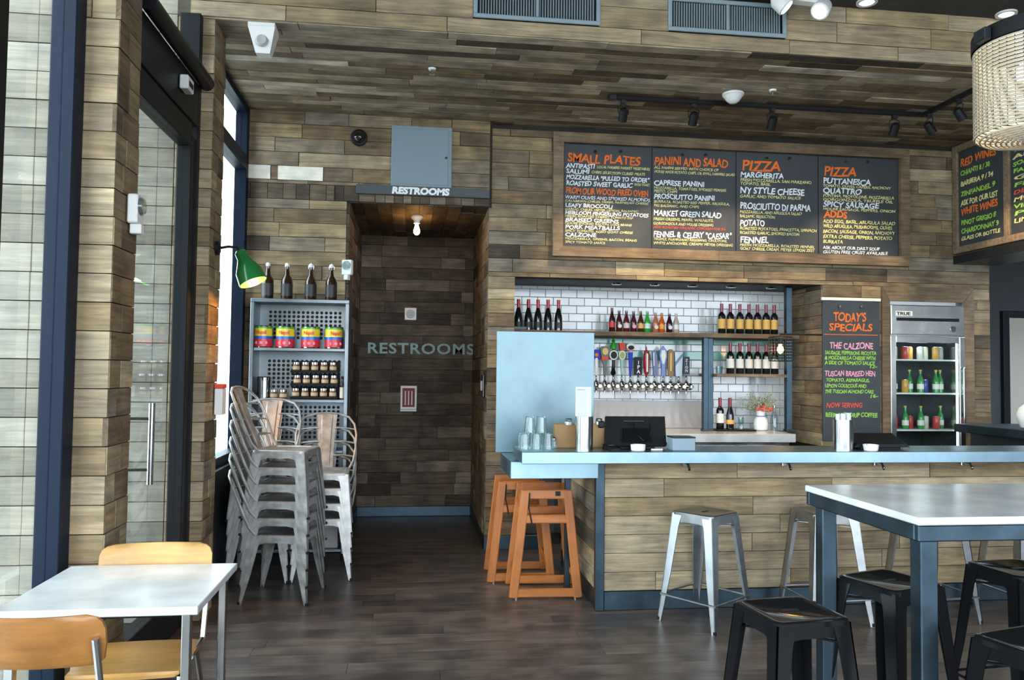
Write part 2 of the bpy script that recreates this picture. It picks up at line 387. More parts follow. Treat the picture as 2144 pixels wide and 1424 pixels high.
struct('baseboard_recess', MB().bbox(XL, YB-.035, 0, XR, YB, .105).bbox(XR-.012, YR-.02, 0, XR+.02, YB, .105).bbox(XL, YL+.0, 0, XL+.03, YB, .105), 'steel_blue', 'blue grey steel baseboard of the recess')
struct('baseboard_back', MB().bbox(XR-.012, YR-.034, 0, 1.2, YR-.0, .12), 'steel_blue', 'blue grey steel baseboard beside the bar')
# back wall, right part: niche and fridge openings
NX0, NX1, NZ, NY = .907, 3.815, 2.41, 7.665
FX0, FX1, FZ = 4.46, 5.26, 2.30
wr = struct('wall_back', MB().box(XR+.02, YR, 0, NX0, YR+.12, ZC+.1).box(NX0, YR, NZ, NX1, YR+.12, ZC+.1).box(NX1, YR, 0, FX0, YR+.1, ZC+.1).box(FX0, YR, FZ, FX1, YR+.1, ZC+.1).box(FX1, YR, 0, 5.53, YR+.1, ZC+.1), 'backing', 'plank wall behind the bar')
zr2 = [(0, .05)]
planks(wr, (XR, YR, 0), XA, ZA, -YA, 5.53-XR, ZC-.05, PH, .3, 1.25, 'reclaimed', seed=51,
       holes=[(NX0-XR, NX1-XR, 0, NZ), (FX0-XR, FX1-XR, 0, FZ)])
# niche
nb = struct('wall_niche', MB().box(NX0-.1, NY, 0, NX1+.1, NY+.1, NZ+.2), 'grout', 'white subway tile wall of the bar niche')
TW, TH = .1565, .0785
r_ = random.Random(5); row = 0; z = .96; tile_me = {}
def tile(x0, x1, z0, z1, m):
    w, h = round(x1-x0-.005, 4), round(z1-z0-.005, 4)
    if w < .012 or h < .01: return
    k = (w, h, m)
    if k not in tile_me: tile_me[k] = MB().bbox(-w/2, -.007, -h/2, w/2, .003, h/2, .0025).mesh('tile', m)
    o = bpy.data.objects.new('tile', tile_me[k]); COL.objects.link(o); o.parent = nb; o.location = ((x0+x1)/2, NY, (z0+z1)/2)
    o.rotation_euler = (r_.uniform(-.006, .006), 0, r_.uniform(-.008, .008))
GRN = ((1.70, 1.785), (1.853, 1.905))
zs = []; zz = .99
while zz < NZ-.01:
    zs.append(zz); zz += TH
zrows = [(a, min(a+TH, NZ)) for a in zs if a+TH <= 1.70+.001]
last = zrows[-1][1]
zrows += [(1.70, 1.785), (1.785, 1.853), (1.853, 1.905)]
a = 1.905
while a < NZ-.01: zrows.append((a, min(a+TH, NZ))); a += TH
zrows = [(last, 1.70)]+zrows if 1.70-last > .02 else zrows
for i, (z0, z1) in enumerate(sorted(zrows)):
    g = any(abs(z0-q[0]) < .003 for q in GRN)
    x = NX0-(TW/2 if i % 2 else 0)
    while x < NX1:
        x2 = x+TW*(2 if g else 1)
        if x2 > NX0+.01 and not (z1 < 1.28 and x < 1.40): tile(max(x, NX0), min(x2, NX1), z0, z1, 'tile_green' if g else 'tile')
        x = x2
struct('ceiling_niche', MB().box(NX0-.1, YR+.12, NZ, NX1+.1, NY+.05, NZ+.1), 'black', 'dark underside above the bar niche')
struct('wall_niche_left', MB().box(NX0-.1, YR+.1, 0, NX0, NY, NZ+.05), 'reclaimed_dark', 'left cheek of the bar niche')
nr = struct('wall_niche_right', MB().box(NX1+.012, YR+.1, 0, NX1+.1, NY, NZ+.05), 'backing', 'plank cheek at the right of the bar niche')
planks(nr, (NX1+.012, YR-.02, .9), YA, ZA, -XA, NY-YR+.02, NZ-.9, PH, .5, 1.2, 'reclaimed', seed=61)
# left glazing, piers, door
XPI, XG0, XG1 = -1.272, -1.505, -1.405
def pier(name, y0, y1, label, seed, ztop):
    p = struct(name, MB().box(-2.3, y0+.015, -.1, XPI-.015, y1, ztop).box(-2.3, y0+.015, ztop, -1.5, y1, ZU+.6), 'backing', label)
    planks(p, (-2.3, y0+.015, 0), XA, ZA, -YA, .8, ZU+.6, PH, .6, 1.3, 'reclaimed_daylit', seed=seed, thick=.012, proud=.006)  # outdoor strip, daylight painted into the plank tone
    planks(p, (-1.498, y0+.015, 0), XA, ZA, -YA, XPI+1.498, ztop, PH, .3, .6, 'reclaimed_pale', seed=seed+5, thick=.012, proud=.006)
    planks(p, (XPI-.015, y0, 0), YA, ZA, XA, y1-y0, ztop, PH, .16, .3, 'reclaimed', seed=seed+1, thick=.012, proud=.007)
    return p
pier('wall_left_pier_near', 3.55, 3.83, 'plank clad pier beside the glass door', 71, ZU)
pier('wall_left_pier_far', 5.155, 5.45, 'plank clad pier between the glass door and the narrow window', 75, ZC)
struct('trim_1', MB().bbox(XG0, 3.445, 0, XG1, 3.545, ZU), 'frame_blue', 'dark blue steel mullion against the near pier')
struct('trim_2', MB().bbox(XG0, 2.80, 0, XG1, 2.905, ZU).bbox(XG0, .4, 0, XG1, .5, ZU).bbox(XG0, -1.6, 0, XG1, -1.5, ZU), 'frame_black', 'black steel window mullion at the left edge')
struct('trim_3', MB().bbox(XG0, -3, 0, XG1, 3.445, .1).bbox(XG0, -3, ZU-.06, XG1, 3.445, ZU), 'frame_black', 'black steel rails of the storefront glazing')
w1 = struct('window_1', MB().box(-1.458, -3, .1, -1.452, 2.80, ZU-.06).box(-1.458, 2.905, .1, -1.452, 3.445, ZU-.06), 'glass', 'tall storefront pane at the left edge')
# door with transom
dr = tag(MB().bbox(-1.44, 3.99, 0, -1.355, 4.06, 2.99).bbox(-1.44, 5.0, 0, -1.355, 5.09, 2.99).bbox(-1.44, 4.06, 2.92, -1.355, 5.0, 3.06).bbox(-1.44, 4.06, 0, -1.355, 5.0, .22).build('door_1', 'frame_black'), 'black steel framed glass entrance door', kind='structure')
MB().box(-1.40, 4.06, .22, -1.394, 5.0, 2.92).build('pane', 'glass', dr)
for xx in (-1.315, -1.475):
    h = MB().tube([(xx, 4.27, .965), (xx, 4.27, 1.38)], .016, 10)
    for zz in (1.04, 1.30): h.tube([(xx, 4.27, zz), (-1.40, 4.27, zz)], .009, 8)
    h.build('pull_handle', 'stainless', dr, True, label='stainless steel pull bar')
dfr = struct('trim_4', MB().bbox(-1.47, 3.83, 0, -1.345, 3.985, ZU).bbox(-1.47, 5.095, 0, -1.345, 5.155, ZC).bbox(-1.47, 3.985, 3.065, -1.345, 5.095, 3.33), 'frame_black', 'black steel door frame with deep transom bar')
MB().tube([(-1.31, 4.0, 3.36), (-1.31, 5.15, 3.36)], .045, 12).build('closer_tube', 'frame_black', dfr, True)
w2 = struct('window_2', MB().box(-1.41, 3.985, 3.33, -1.404, 5.155, ZU), 'glass', 'glass transom above the entrance door')
# narrow window near the back wall
struct('wall_left', MB().box(-1.5, 5.45, 0, -1.36, YL+.05, .83), 'frame_black', 'dark low wall under the narrow window')
w3 = struct('window_3', MB().bbox(XG0, 5.45, .83, XG1, 5.52, ZC).bbox(XG0, 6.85, .83, XG1, YL, ZC).bbox(XG0, 5.52, .83, XG1, 6.85, .90).bbox(XG0, 5.52, 3.24, XG1, 6.85, 3.36).bbox(XG0, 5.52, ZC-.06, XG1, 6.85, ZC), 'frame_blue', 'narrow window with dark blue steel frame beside the back wall')
MB().box(-1.458, 5.52, .90, -1.452, 6.85, 3.24).build('pane', 'glass', w3); MB().box(-1.458, 5.52, 3.36, -1.452, 6.85, ZC-.06).build('pane', 'glass', w3)
# rear storefront behind the camera
rs = MB().bbox(-1.5, -3.05, 0, 9, -2.95, .5).bbox(-1.5, -3.05, ZU-.1, 9, -2.95, ZU)
for x in (-1.45, .2, 1.9, 3.6, 5.3, 7.0, 8.9): rs.bbox(x-.05, -3.05, .5, x+.05, -2.95, ZU-.1)
struct('window_4', rs, 'frame_black', 'storefront window frame behind the viewer')
struct('wall_right', MB().box(9, -3, 0, 9.1, 10, ZU), 'plaster_dark', 'dark side wall of the dining room')
# hall beyond the right corner
struct('wall_hall_back', MB().box(5.5, 8.5, 0, 9, 8.6, 3.9), 'plaster_dark', 'slate grey wall of the passage at the right')
struct('wall_hall_left', MB().box(5.45, YR+.1, 0, 5.53, 8.5, 3.9), 'plaster_dark', 'slate grey end of the plank wall')
struct('ceiling_hall', MB().box(5.5, YR+.1, 3.0, 9, 8.6, 3.1), 'plaster_dark', 'dark ceiling of the passage')
pd = struct('door_2', MB().bbox(6.94, 8.46, 0, 8.0, 8.5, 2.26), 'plaster_pale', 'pale door at the end of the passage')
struct('trim_5', MB().bbox(6.86, 8.44, 0, 6.94, 8.5, 2.34).bbox(6.94, 8.44, 2.26, 8.0, 8.5, 2.34), 'dark_metal', 'dark frame of the passage door')
# wine board bulkhead
BX = 5.19
bh = struct('wall_bulkhead_right', MB().box(BX+.02, 3.4, 2.72, 5.6, YR-.02, ZC+.3), 'backing', 'plank bulkhead that carries the wine boards')
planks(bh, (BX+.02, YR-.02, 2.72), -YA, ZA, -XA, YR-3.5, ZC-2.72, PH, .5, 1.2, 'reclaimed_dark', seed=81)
struct('trim_6', MB().bbox(BX-.04, 3.4, 2.64, 5.62, YR-.02, 2.72), 'dark_metal', 'dark steel beam under the wine boards')

# ================================================================== BAR
BXL, BY, CY, BXR = 1.22, 5.146, 4.826, 4.75
bar = thing('bar_counter', 'long bar front clad in pale reclaimed planks with blue steel corner and kick plate', 'bar', (BXL, BY, 0))
def brel(mb_, name, m, **k): return mb_.build(name, m, bar, loc=(-BXL, -BY, 0), **k)
brel(MB().box(BXL+.03, BY+.02, 0, BXR, BY+.10, .995).box(BXL+.03, BY+.10, 0, BXL+.1, 6.4, .87), 'core', 'backing')
planks(bar, (.045, .02, .125), XA, ZA, -YA, BXR-BXL-.05, .87, PH, .8, 1.7, 'reclaimed_pale', seed=91, thick=.014, proud=.004)
planks(bar, (.03, 1.25, .125), -YA, ZA, -XA, 1.21, .745, PH, .4, .8, 'reclaimed', seed=92, thick=.014, proud=.004)
brel(MB().bbox(BXL, BY-.012, 0, BXL+.06, BY+.035, .995, .004), 'corner_post', 'steel_blue')
brel(MB().bbox(BXL+.06, BY-.004, 0, BXR, BY+.018, .125).bbox(BXL+.012, BY+.035, 0, BXL+.03, 6.4, .125), 'kick_plate', 'steel_blue')
for u in (1443, 1655, 1850, 2035):
    p = P(u, 985, Y=5.04)
    brel(MB().tube([(p.x, 5.14, .97), (p.x, 5.06, .965), (p.x, 5.035, .93), (p.x, 5.03, .945)], .008, 8).bbox(p.x-.014, 5.125, .94, p.x+.014, 5.142, .99), 'coat_hook', 'chrome', smooth=True)
tag(MB().bbox(.683, CY, .997, BXR+.3, 5.24, 1.07, .003).build('zinc_counter', 'galv_top'), 'long zinc clad bar top with thick edge', 'counter')
tag(MB().bbox(.645, 5.06, .875, 1.218, 5.66, .985, .003).build('side_shelf', 'galv_top'), 'lower zinc shelf under the left end of the bar top', 'shelf')
tag(MB().bbox(.605, 5.63, .986, 1.318, 5.645, 1.852, .002).build('metal_screen', 'galv'), 'tall blue grey metal screen standing behind the left end of the bar', 'screen')
tag(MB().bbox(1.10, 5.56, 0, 1.14, 5.60, .872, .003).build('shelf_post', 'steel_blue'), 'slim steel post under the lower zinc shelf', 'post')
rc_ = thing('return_counter', 'grey return counter at the right end of the bar', 'counter', (4.75, 5.6, 0))
MB().bbox(0, -.3, 1.08, 1.1, .85, 1.15).build('top', 'steel_blue', rc_); MB().box(.12, -.3, 0, 1.1, .8, 1.08).build('base', 'dark_metal', rc_)
p = P(2155, 887, Z=1.15); p.x, p.y = 5.12, 5.95
pot = thing('white_pot', 'large rounded white pot on the return counter at the right edge', 'pot', (4.93, 5.74, 1.15))
MB().lathe([(.06, 0), (.10, .015), (.125, .07), (.128, .12), (.11, .17), (.075, .20), (.07, .205), (.0, .205)], 24).build('body', 'white_enamel', pot, True)
MB().lathe([(.072, .205), (.05, .225), (.015, .232), (.018, .25), (.0, .255)], 20).build('lid', 'white_enamel', pot, True)

# ---- things on the bar top
ZB = 1.07
def lathe_thing(name, label, cat, loc, parts, group=None, n=18):
    t = thing(name, label, cat, loc, group=group)
    for pn, prof, m in parts: MB().lathe(prof, n).build(pn, m, t, True)
    return t
def tumbler():
    t = thing('tumbler', 'clear drinking glass in the cluster of upturned glasses on the bar', 'glass', group='upturned glasses on the bar')
    MB().lathe([(.034, 0), (.036, .002), (.028, .098), (.026, .10)], 14, cap=False).build('wall', 'glassware', t, True)
    MB().lathe([(0, .092), (.026, .092), (.027, .101), (0, .101)], 14, cap=False).build('base', 'glassware', t, True)
    return t
t0 = tumbler(); t0.location = (.71, 5.04, ZB); index_kids(t0)
spots = [(.725, 4.99, 0), (.80, 4.98, 0), (.875, 4.99, 0), (.72, 5.07, 0), (.795, 5.06, 0), (.87, 5.065, 0), (.76, 5.14, 0), (.84, 5.14, 0), (.76, 5.02, .103), (.835, 5.025, .103), (.77, 5.10, .103), (.845, 5.105, .103)]
GP = ['front left', 'front middle', 'front right', 'second row left', 'second row middle', 'second row right', 'rear left', 'rear right', 'upper front left', 'upper front right', 'upper rear left', 'upper rear right']
for i, (x, y, dz) in enumerate(spots):
    g_ = t0 if i == 0 else copy_tree(t0, None, (x, y, ZB+dz), 0)
    if i == 0: g_.location = (x, y, ZB)
    g_['label'] = GP[i]+' clear glass of the upturned glasses on the bar'
lathe_thing('salt_shaker', 'small glass shaker with steel cap beside the upturned glasses', 'shaker', (.915, 5.02, ZB), [('jar', [(.017, 0), (.018, .045), (.015, .055)], 'glassware'), ('cap', [(.016, .055), (.016, .07), (.008, .078)], 'chrome')], n=14)
def clipboards(name, x0, label, y):
    t = thing(name, label, 'clipboard', (x0, y, ZB))
    for k in range(4):
        MB().bbox(-.0, -.016+k*.012, 0, .19, -.007+k*.012, .155, .003).build('board', 'board_brown', t)
        c = MB().bbox(.075, -.022+k*.012, .148, .115, -.016+k*.012, .172, .002).tube([(.08, -.02+k*.012, .17), (.08, -.026+k*.012, .188), (.11, -.026+k*.012, .188), (.11, -.02+k*.012, .17)], .003, 6)
        c.build('clip', 'chrome', t, True)
    return t
clipboards('clipboard_stack', .93, 'brown clipboards stood on edge left of the steel menu cylinder', 5.10)
clipboards('clipboard_stack', 1.14, 'brown clipboards stood on edge between the steel cylinder and the terminal', 5.13)
def menu_cyl(x, y, label, r=.056, h=.213):
    t = thing('menu_cylinder', label, 'container', (x, y, ZB))
    MB().lathe([(r, 0), (r, h), (r-.003, h), (r-.003, .006), (0, .006)], 32, cap=False).build('tube', 'stainless', t, True)
    return t
menu_cyl(1.097, 4.955, 'brushed steel cylinder holding a printed menu on the bar')
mn = thing('menu_card', 'tall white printed menu card standing in the steel cylinder', 'menu', (1.093, 4.96, ZB+.008))
MB().box(-.057, -.001, .0, .057, .001, .392).build('card', 'paper', mn).scale = (.9, 1, 1)
for k in range(17):
    text(mn, 'MENU' if k == 0 else '- - -- ----- --- ---- -- ---'[0:8+(k*7) % 20], (-.042, -.0022, .37-k*.0105), .0045 if k else .007, 'chalk_ink', .05+.03*((k*37 % 10)/10), 'printed_line')
mn2 = menu_cyl(2.85, 4.95, 'brushed steel cylinder with rolled paper menus in front of the specials board', .064, .2)
rp = thing('rolled_menus', 'white rolled paper menus in the right steel cylinder', 'paper', (2.85, 4.95, ZB+.01))
for k in range(6):
    a = k*PI/3; MB().lathe([(.017, 0), (.017, .215+.004*k)], 10, (.036*math.cos(a), .036*math.sin(a), 0)).build('roll', 'paper', rp, True)
# terminal seen from behind
pos = thing('payment_terminal', 'black touchscreen till seen from behind on the bar', 'till', (1.47, 5.06, ZB))
MB().hexa([(-.215, -.03, .018), (.195, -.03, .018), (.195, .0, .01), (-.215, .0, .01)], [(-.19, .07, .205), (.215, .07, .205), (.215, .095, .195), (-.19, .095, .195)]).build('screen_housing', 'black', pos)
MB().hexa([(-.10, -.055, .05), (.09, -.055, .05), (.09, -.02, .04), (-.10, -.02, .04)], [(-.085, .0, .13), (.075, .0, .13), (.075, .03, .13), (-.085, .03, .13)]).build('rear_cover', 'black_gloss', pos)
MB().bbox(-.13, -.085, 0, .10, .06, .02, .006).build('base', 'black', pos)
MB().tube([(-.02, .012, .17), (-.015, -.035, .10), (.03, -.06, .055), (.075, -.03, .08), (.10, .02, .16)], .004, 6).build('cable', 'black_gloss', pos, True)
MB().bbox(-.245, .03, .13, -.205, .07, .175, .006).build('card_reader', 'black_gloss', pos)
MB().bbox(-.08, .025, .172, .06, .04, .18, .002).build('vent_slot', 'dark_metal', pos)
cr = thing('card_reader', 'black handheld card reader lying left of the till', 'card reader', (1.27, 4.94, ZB), .2)
MB().hexa([(-.035, -.07, 0), (.035, -.07, 0), (.03, .07, 0), (-.03, .07, 0)], [(-.03, -.065, .016), (.03, -.065, .016), (.027, .065, .034), (-.027, .065, .034)]).build('body', 'black', cr)
MB().box(-.02, .0, .028, .02, .045, .034).build('keypad', 'dark_metal', cr)
lathe_thing('ramekin', 'small cream ramekin in front of the black till', 'bowl', (1.432, 4.89, ZB), [('bowl', [(.038, 0), (.044, .005), (.048, .04), (.044, .04), (.038, .008), (0, .008)], 'lab_cream')], n=24)
tag(MB().lathe([(.006, 0), (.006, .075)], 10, (1.52, 4.90, ZB+.007), axis='X').build('pen', 'lab_cream', smooth=True), 'short pale pen lying right of the ramekin on the bar', 'pen')
nb_ = thing('napkin_box', 'small slate blue box right of the black till on the bar', 'box', (1.735, 4.95, ZB))
MB().bbox(-.075, -.06, 0, .075, .06, .08, .004).build('body', 'grey_panel', nb_); MB().bbox(-.077, -.062, .08, .077, .062, .088, .003).build('lid', 'dark_metal', nb_)
tb = thing('tablet_terminal', 'flat black tablet till lying on the bar below the fridge', 'till', (3.1, 5.0, ZB))
MB().hexa([(-.2, -.09, .02), (.2, -.09, .02), (.2, .1, .02), (-.2, .1, .02)], [(-.17, -.085, .04), (.17, -.085, .04), (.19, .1, .10), (-.19, .1, .10)]).build('housing', 'black', tb)
MB().bbox(-.14, -.08, 0, .14, .08, .022).build('base', 'black_gloss', tb)
lathe_thing('ramekin', 'small white ramekin in front of the flat black tablet till', 'bowl', (2.995, 4.87, ZB), [('bowl', [(.038, 0), (.044, .005), (.05, .042), (.046, .042), (.038, .008), (0, .008)], 'white_enamel')], n=24)

# ================================================================== BAR NICHE
bc = thing('back_counter', 'pale worktop along the tiled niche behind the bar', 'counter', (1.5, 7.0, 0))
MB().bbox(-.15, -.12, .945, 2.0, NY-7.012, 1.02, .004).build('worktop', 'marble', bc)
MB().box(-.1, .06, 0, 1.95, NY-7.03, .945).build('cabinet', 'stainless', bc)
for k in range(5): MB().bbox(-.08+k*.4, .045, .2, .3+k*.4, .06, .9).build('cabinet_door', 'stainless', bc)
sp = tag(MB().bbox(1.55, NY-.05, 1.022, 2.9, NY-.012, 1.29, .003).build('splashback', 'splash'), 'low grey steel splashback under the beer taps', 'splashback')
def slab(name, label, x0, x1, y0, y1, z0, z1, m='dark_metal', cat='shelf'):
    return tag(MB().bbox(x0, y0, z0, x1, y1, z1, .003).build(name, m), label, cat)
slab('wall_shelf', 'long dark wooden shelf across the niche holding wine and soda bottles', NX0+.004, 3.69, 7.18, NY-.008, 1.905, 1.948, 'reclaimed_dark')
slab('wall_shelf', 'short lower shelf with white labelled wine bottles', 2.868, 3.58, 7.18, NY-.008, 1.535, 1.565, 'reclaimed_dark')
def upright(x, y, label, z0=1.02, z1=1.905, w=.05):
    t = thing('shelf_upright', label, 'post', (x, y, 0))
    MB().bbox(-w/2, -.03, z0, w/2, .03, z1, .003).build('post', 'steel_blue', t)
    MB().bbox(-w/2-.008, -.036, z0, w/2+.008, .036, z0+.02, .002).build('foot_plate', 'dark_metal', t)
upright(2.775, 7.25, 'left of the two steel uprights beside the beer taps', w=.045)
upright(2.84, 7.3, 'right of the two steel uprights beside the beer taps', w=.05)
upright(3.61, 7.25, 'steel upright at the right end of the niche shelves', 1.02, 2.405, .055)
for k, u in enumerate((1370, 1285, 1455, 1545, 1640)):
    p = P(u, 596, Z=NZ); tag(MB().lathe([(.045, NZ-.012), (.05, NZ-.0005)], 18, (p.x, 7.3, 0)).build('puck_light', 'chrome', smooth=True), ('second', 'leftmost', 'middle', 'fourth', 'rightmost')[k]+' small chrome puck light from the left under the niche ceiling', 'light', 'puck lights under the niche ceiling')

def bottle(name, label, cat, prof, glass, group, cap=None, lab=None, n=16, cap_m=None, lab_m=None, neck=None, extra=None):
    t = thing(name, label, cat, group=group)
    MB().lathe(prof, n).build('glass_body', glass, t, True)
    if cap: MB().lathe(cap, n).build('cap', cap_m, t, True)
    if lab: MB().lathe(lab, n, cap=False).build('paper_label', lab_m, t, True)
    if neck: MB().lathe(neck[0], n, cap=False).build('neck_label', neck[1], t, True)
    if extra: extra(t)
    index_kids(t); return t
BURG = [(.034, 0), (.038, .004), (.038, .12), (.034, .15), (.022, .195), (.0155, .22), (.0145, .262)]
BORD = [(.034, 0), (.037, .004), (.037, .175), (.033, .192), (.018, .212), (.0145, .222), (.0145, .262)]
CAPW = [(.0155, .22), (.0160, .262), (.0165, .2985), (.012, .300)]
def band(r, z0, z1): return [(r, z0), (r, z1)]
NTH = ['first', 'second', 'third', 'fourth', 'fifth', 'sixth', 'seventh', 'eighth']
def row(proto, xs, y, z):
    base = proto['label']
    for i, x in enumerate(xs):
        o = proto
        if i == 0: proto.location = (x, y, z)
        else: o = copy_tree(proto, None, (x, y, z), rng.uniform(-.3, .3))
        o['label'] = NTH[i]+' from the left: '+base
ZS = 1.949
b1 = bottle('wine_bottle', 'black wine bottle with red foil neck on the niche shelf', 'bottle', BURG, 'black_glass', 'red foil wine bottles', CAPW, band(.0385, .03, .085), cap_m='red_foil', lab_m='lab_black')
row(b1, [.997, 1.092, 1.184, 1.28, 1.381], 7.4, ZS)
b2 = bottle('wine_bottle', 'dark wine bottle with amber label on the niche shelf', 'bottle', BORD, 'black_glass', 'amber label wine bottles', CAPW, band(.0376, .055, .15), cap_m='plum_foil', lab_m='lab_yellow')
row(b2, [3.001, 3.09, 3.187, 3.28, 3.368, 3.457, 3.541], 7.4, ZS)
b3 = bottle('wine_bottle', 'dark wine bottle with white label on the lower niche shelf', 'bottle', BORD, 'black_glass', 'white label wine bottles', CAPW, band(.0376, .055, .145), cap_m='plum_foil', lab_m='lab_cream')
row(b3, [3.089, 3.187, 3.28, 3.368, 3.457, 3.545], 7.4, 1.566)
b4 = bottle('wine_bottle', 'white labelled dark bottle on the back counter left of the vase', 'bottle', BORD, 'black_glass', None, CAPW, band(.0376, .06, .15), cap_m='plum_foil', lab_m='lab_cream')
b4.location = (2.945, 7.3, 1.035)
b5 = bottle('wine_bottle', 'dark champagne bottle on the back counter next to the vase', 'bottle', BURG, 'black_glass', None, CAPW, band(.0386, .05, .09), cap_m='plum_foil', lab_m='lab_yellow'); b5.location = (3.045, 7.3, 1.035)
tag(MB().bbox(2.88, 7.2, 1.021, 3.27, 7.42, 1.034, .005).build('serving_tray', 'black'), 'black tray under two bottles on the back counter', 'tray')
def sodabody(h, r=.03):
    return [(r*.9, 0), (r, .004), (r, h*.45), (r*.92, h*.55), (r*.55, h*.72), (.0125, h*.82), (.0125, h*.96)]
SODA = [((.04, .008, .006), .235, (.6, .03, .03), 'tall cola bottle with red label', 'band'), ((.05, .012, .008), .215, (.75, .7, .62), 'dark soda bottle with round pale badge', 'disc'), ((.10, .012, .012), .212, (.7, .55, .5), 'maroon soda bottle with pale script label', 'band'),
        ((.07, .012, .02), .208, (.75, .35, .35), 'dark berry soda bottle with small pale badge', 'disc'), ((.07, .02, .006), .21, (.75, .38, .12), 'brown root beer bottle with orange label', 'band'), ((.03, .34, .03), .21, (.6, .75, .6), 'bright green soda bottle', 'band'),
        ((.42, .13, .07), .2, (.75, .6, .5), 'pale orange soda bottle with round badge', 'disc'), ((.55, .09, .01), .195, (.75, .3, .05), 'orange soda bottle', 'band'), ((.03, .006, .02), .195, (.7, .7, .72), 'dark purple soda bottle with white badge', 'disc'), ((.42, .36, .28), .195, (.75, .7, .6), 'clear soda bottle with cream label', 'band')]
for (c, h, lc, lab, kd), x in zip(SODA, [1.898, 1.968, 2.039, 2.11, 2.181, 2.247, 2.328, 2.39, 2.466, 2.533]):
    t = thing('soda_bottle', lab+' in the row on the niche shelf', 'bottle', (x, 7.38, ZS), group='soda bottles on the niche shelf')
    MB().lathe(sodabody(h), 16).build('glass_body', colour(c, .1), t, True)
    MB().lathe([(.0145, h*.955), (.0145, h*.985), (.011, h)], 14).build('cap', colour(tuple(q*.8 for q in lc), .35), t, True)
    if kd == 'band': MB().lathe(band(.0306, h*.2, h*.42), 16, cap=False).build('paper_label', colour(lc, .5), t, True)
    else: MB().lathe([(.019, -.0318), (.019, -.0265)], 16, (0, 0, h*.28), axis='Y').build('badge', colour(lc, .5), t, True)
tag(MB().bbox(.93, 7.2, ZS, 1.05, 7.23, ZS+.03, .003).build('price_block', 'dark_metal'), 'small grey block in front of the red foil bottles', 'sign')
# cups, tumblers and glass on the lower shelf / counter
lathe_thing('glass_tumbler', 'squat clear glass on the lower niche shelf beside the upright', 'glass', (2.955, 7.35, 1.566), [('bowl', [(.03, 0), (.036, .07), (.034, .07), (.028, .006), (0, .006)], 'glassware')])
lathe_thing('glass_jar', 'small patterned glass on the back counter in front of the tiles', 'glass', (3.165, 7.32, 1.035), [('bowl', [(.03, 0), (.024, .05), (.03, .11), (.028, .11), (.022, .05), (0, .006)], 'glassware')])
lathe_thing('water_bottle', 'clear glass bottle on the back counter right of the white vase', 'bottle', (3.52, 7.36, 1.021), [('glass_body', [(.035, 0), (.036, .12), (.014, .18), (.014, .22)], 'glassware'), ('stopper', [(.016, .22), (.016, .24)], 'chrome')])
lathe_thing('water_bottle', 'second clear glass bottle at the right end of the back counter', 'bottle', (3.475, 7.5, 1.021), [('glass_body', [(.035, 0), (.036, .13), (.014, .19), (.014, .225)], 'glassware'), ('stopper', [(.016, .225), (.016, .245)], 'chrome')])
vs = thing('flower_vase', 'white ceramic vase with a blue rim line on the back counter', 'vase', (3.37, 7.33, 1.021))
MB().lathe([(.045, 0), (.062, .01), (.07, .06), (.06, .11), (.042, .135), (.04, .165), (.055, .21), (.051, .21), (.036, .165), (.0, .15)], 28, cap=False).build('body', 'white_enamel', vs, True)
MB().lathe([(.0425, .133), (.0425, .142)], 28, cap=False).build('blue_line', 'chalk_blue', vs, True)
fb = thing('flower_bouquet', 'bunch of pale dried flowers and red blooms in the white vase', 'flowers', (3.37, 7.33, 1.18))
st = MB(); tw = random.Random(4)
bl = MB()
for k in range(150):
    a, e = tw.uniform(0, 2*PI), tw.uniform(.25, 1.35); L = tw.uniform(.13, .235)
    d = Vector((math.cos(a)*math.sin(e)*1.1, math.sin(a)*math.sin(e)*.7, math.cos(e)))
    st.tube([d*.01, d*L*.6+Vector((0, 0, .02)), d*L], .0013, 3)
    for q in range(3):
        c = d*L+Vector([tw.uniform(-.018, .018) for _ in range(3)]); s = .0055
        bl.add([c+Vector(o)*s for o in ((1,0,0),(-1,0,0),(0,1,0),(0,-1,0),(0,0,1),(0,0,-1))], [(0,2,4),(2,1,4),(1,3,4),(3,0,4),(2,0,5),(1,2,5),(3,1,5),(0,3,5)])
tag(st.build('stems', colour((.25, .27, .13), .8), fb), kind='stuff'); tag(bl.build('dried_blooms', colour((.5, .5, .36), .8), fb), kind='stuff')
for x, y, zz in ((-.05, -.05, .05), (.0, -.06, .045), (.045, -.055, .04), (.02, -.03, .07), (.075, -.05, .045)):
    MB().lathe([(.006, -.018), (.022, -.01), (.026, .004), (.016, .016), (.0, .02)], 12, (x, y, zz)).build('red_bloom', 'chalk_red', fb, True)
# beer taps
def tap(x, name_label, builder):
    t = thing('beer_tap', name_label, 'beer tap', (x, 7.56, 1.435), group='row of beer taps')
    MB().lathe([(.030, 0), (.034, .006), (.034, .012), (.018, .02), (.016, .085)], 16, (0, .088, 0), axis='Y').build('shank', 'chrome', t, True).scale = (1, -1, 1)
    MB().lathe([(.0, .055), (.014, .052), (.024, .03), (.024, .0), (.014, -.02), (.011, -.045), (.012, -.07)], 14, cap=False).build('faucet', 'chrome', t, True)
    MB().lathe([(.007, .05), (.011, .075), (.008, .1), (.012, .11)], 10).build('collar', 'chrome', t, True)
    builder(t)
def paddle(t, pts, m, th=.022, z0=0, name='handle'):
    return MB().plate([(x, -th/2, z) for x, z in pts], (0, 1, 0), th).build(name, m, t)
def sym(pr): return [(x, z) for x, z in pr]+[(-x, z) for x, z in pr[::-1]]
def disc(t, z, rx, rz, m, y=-.02, name='badge'):
    MB().lathe([(1, 0), (1, .012)], 20, axis='Y').build(name, m, t, True, mtx=Matrix.Translation((0, y, z)) @ Matrix.Diagonal((rx, 1, rz, 1)))
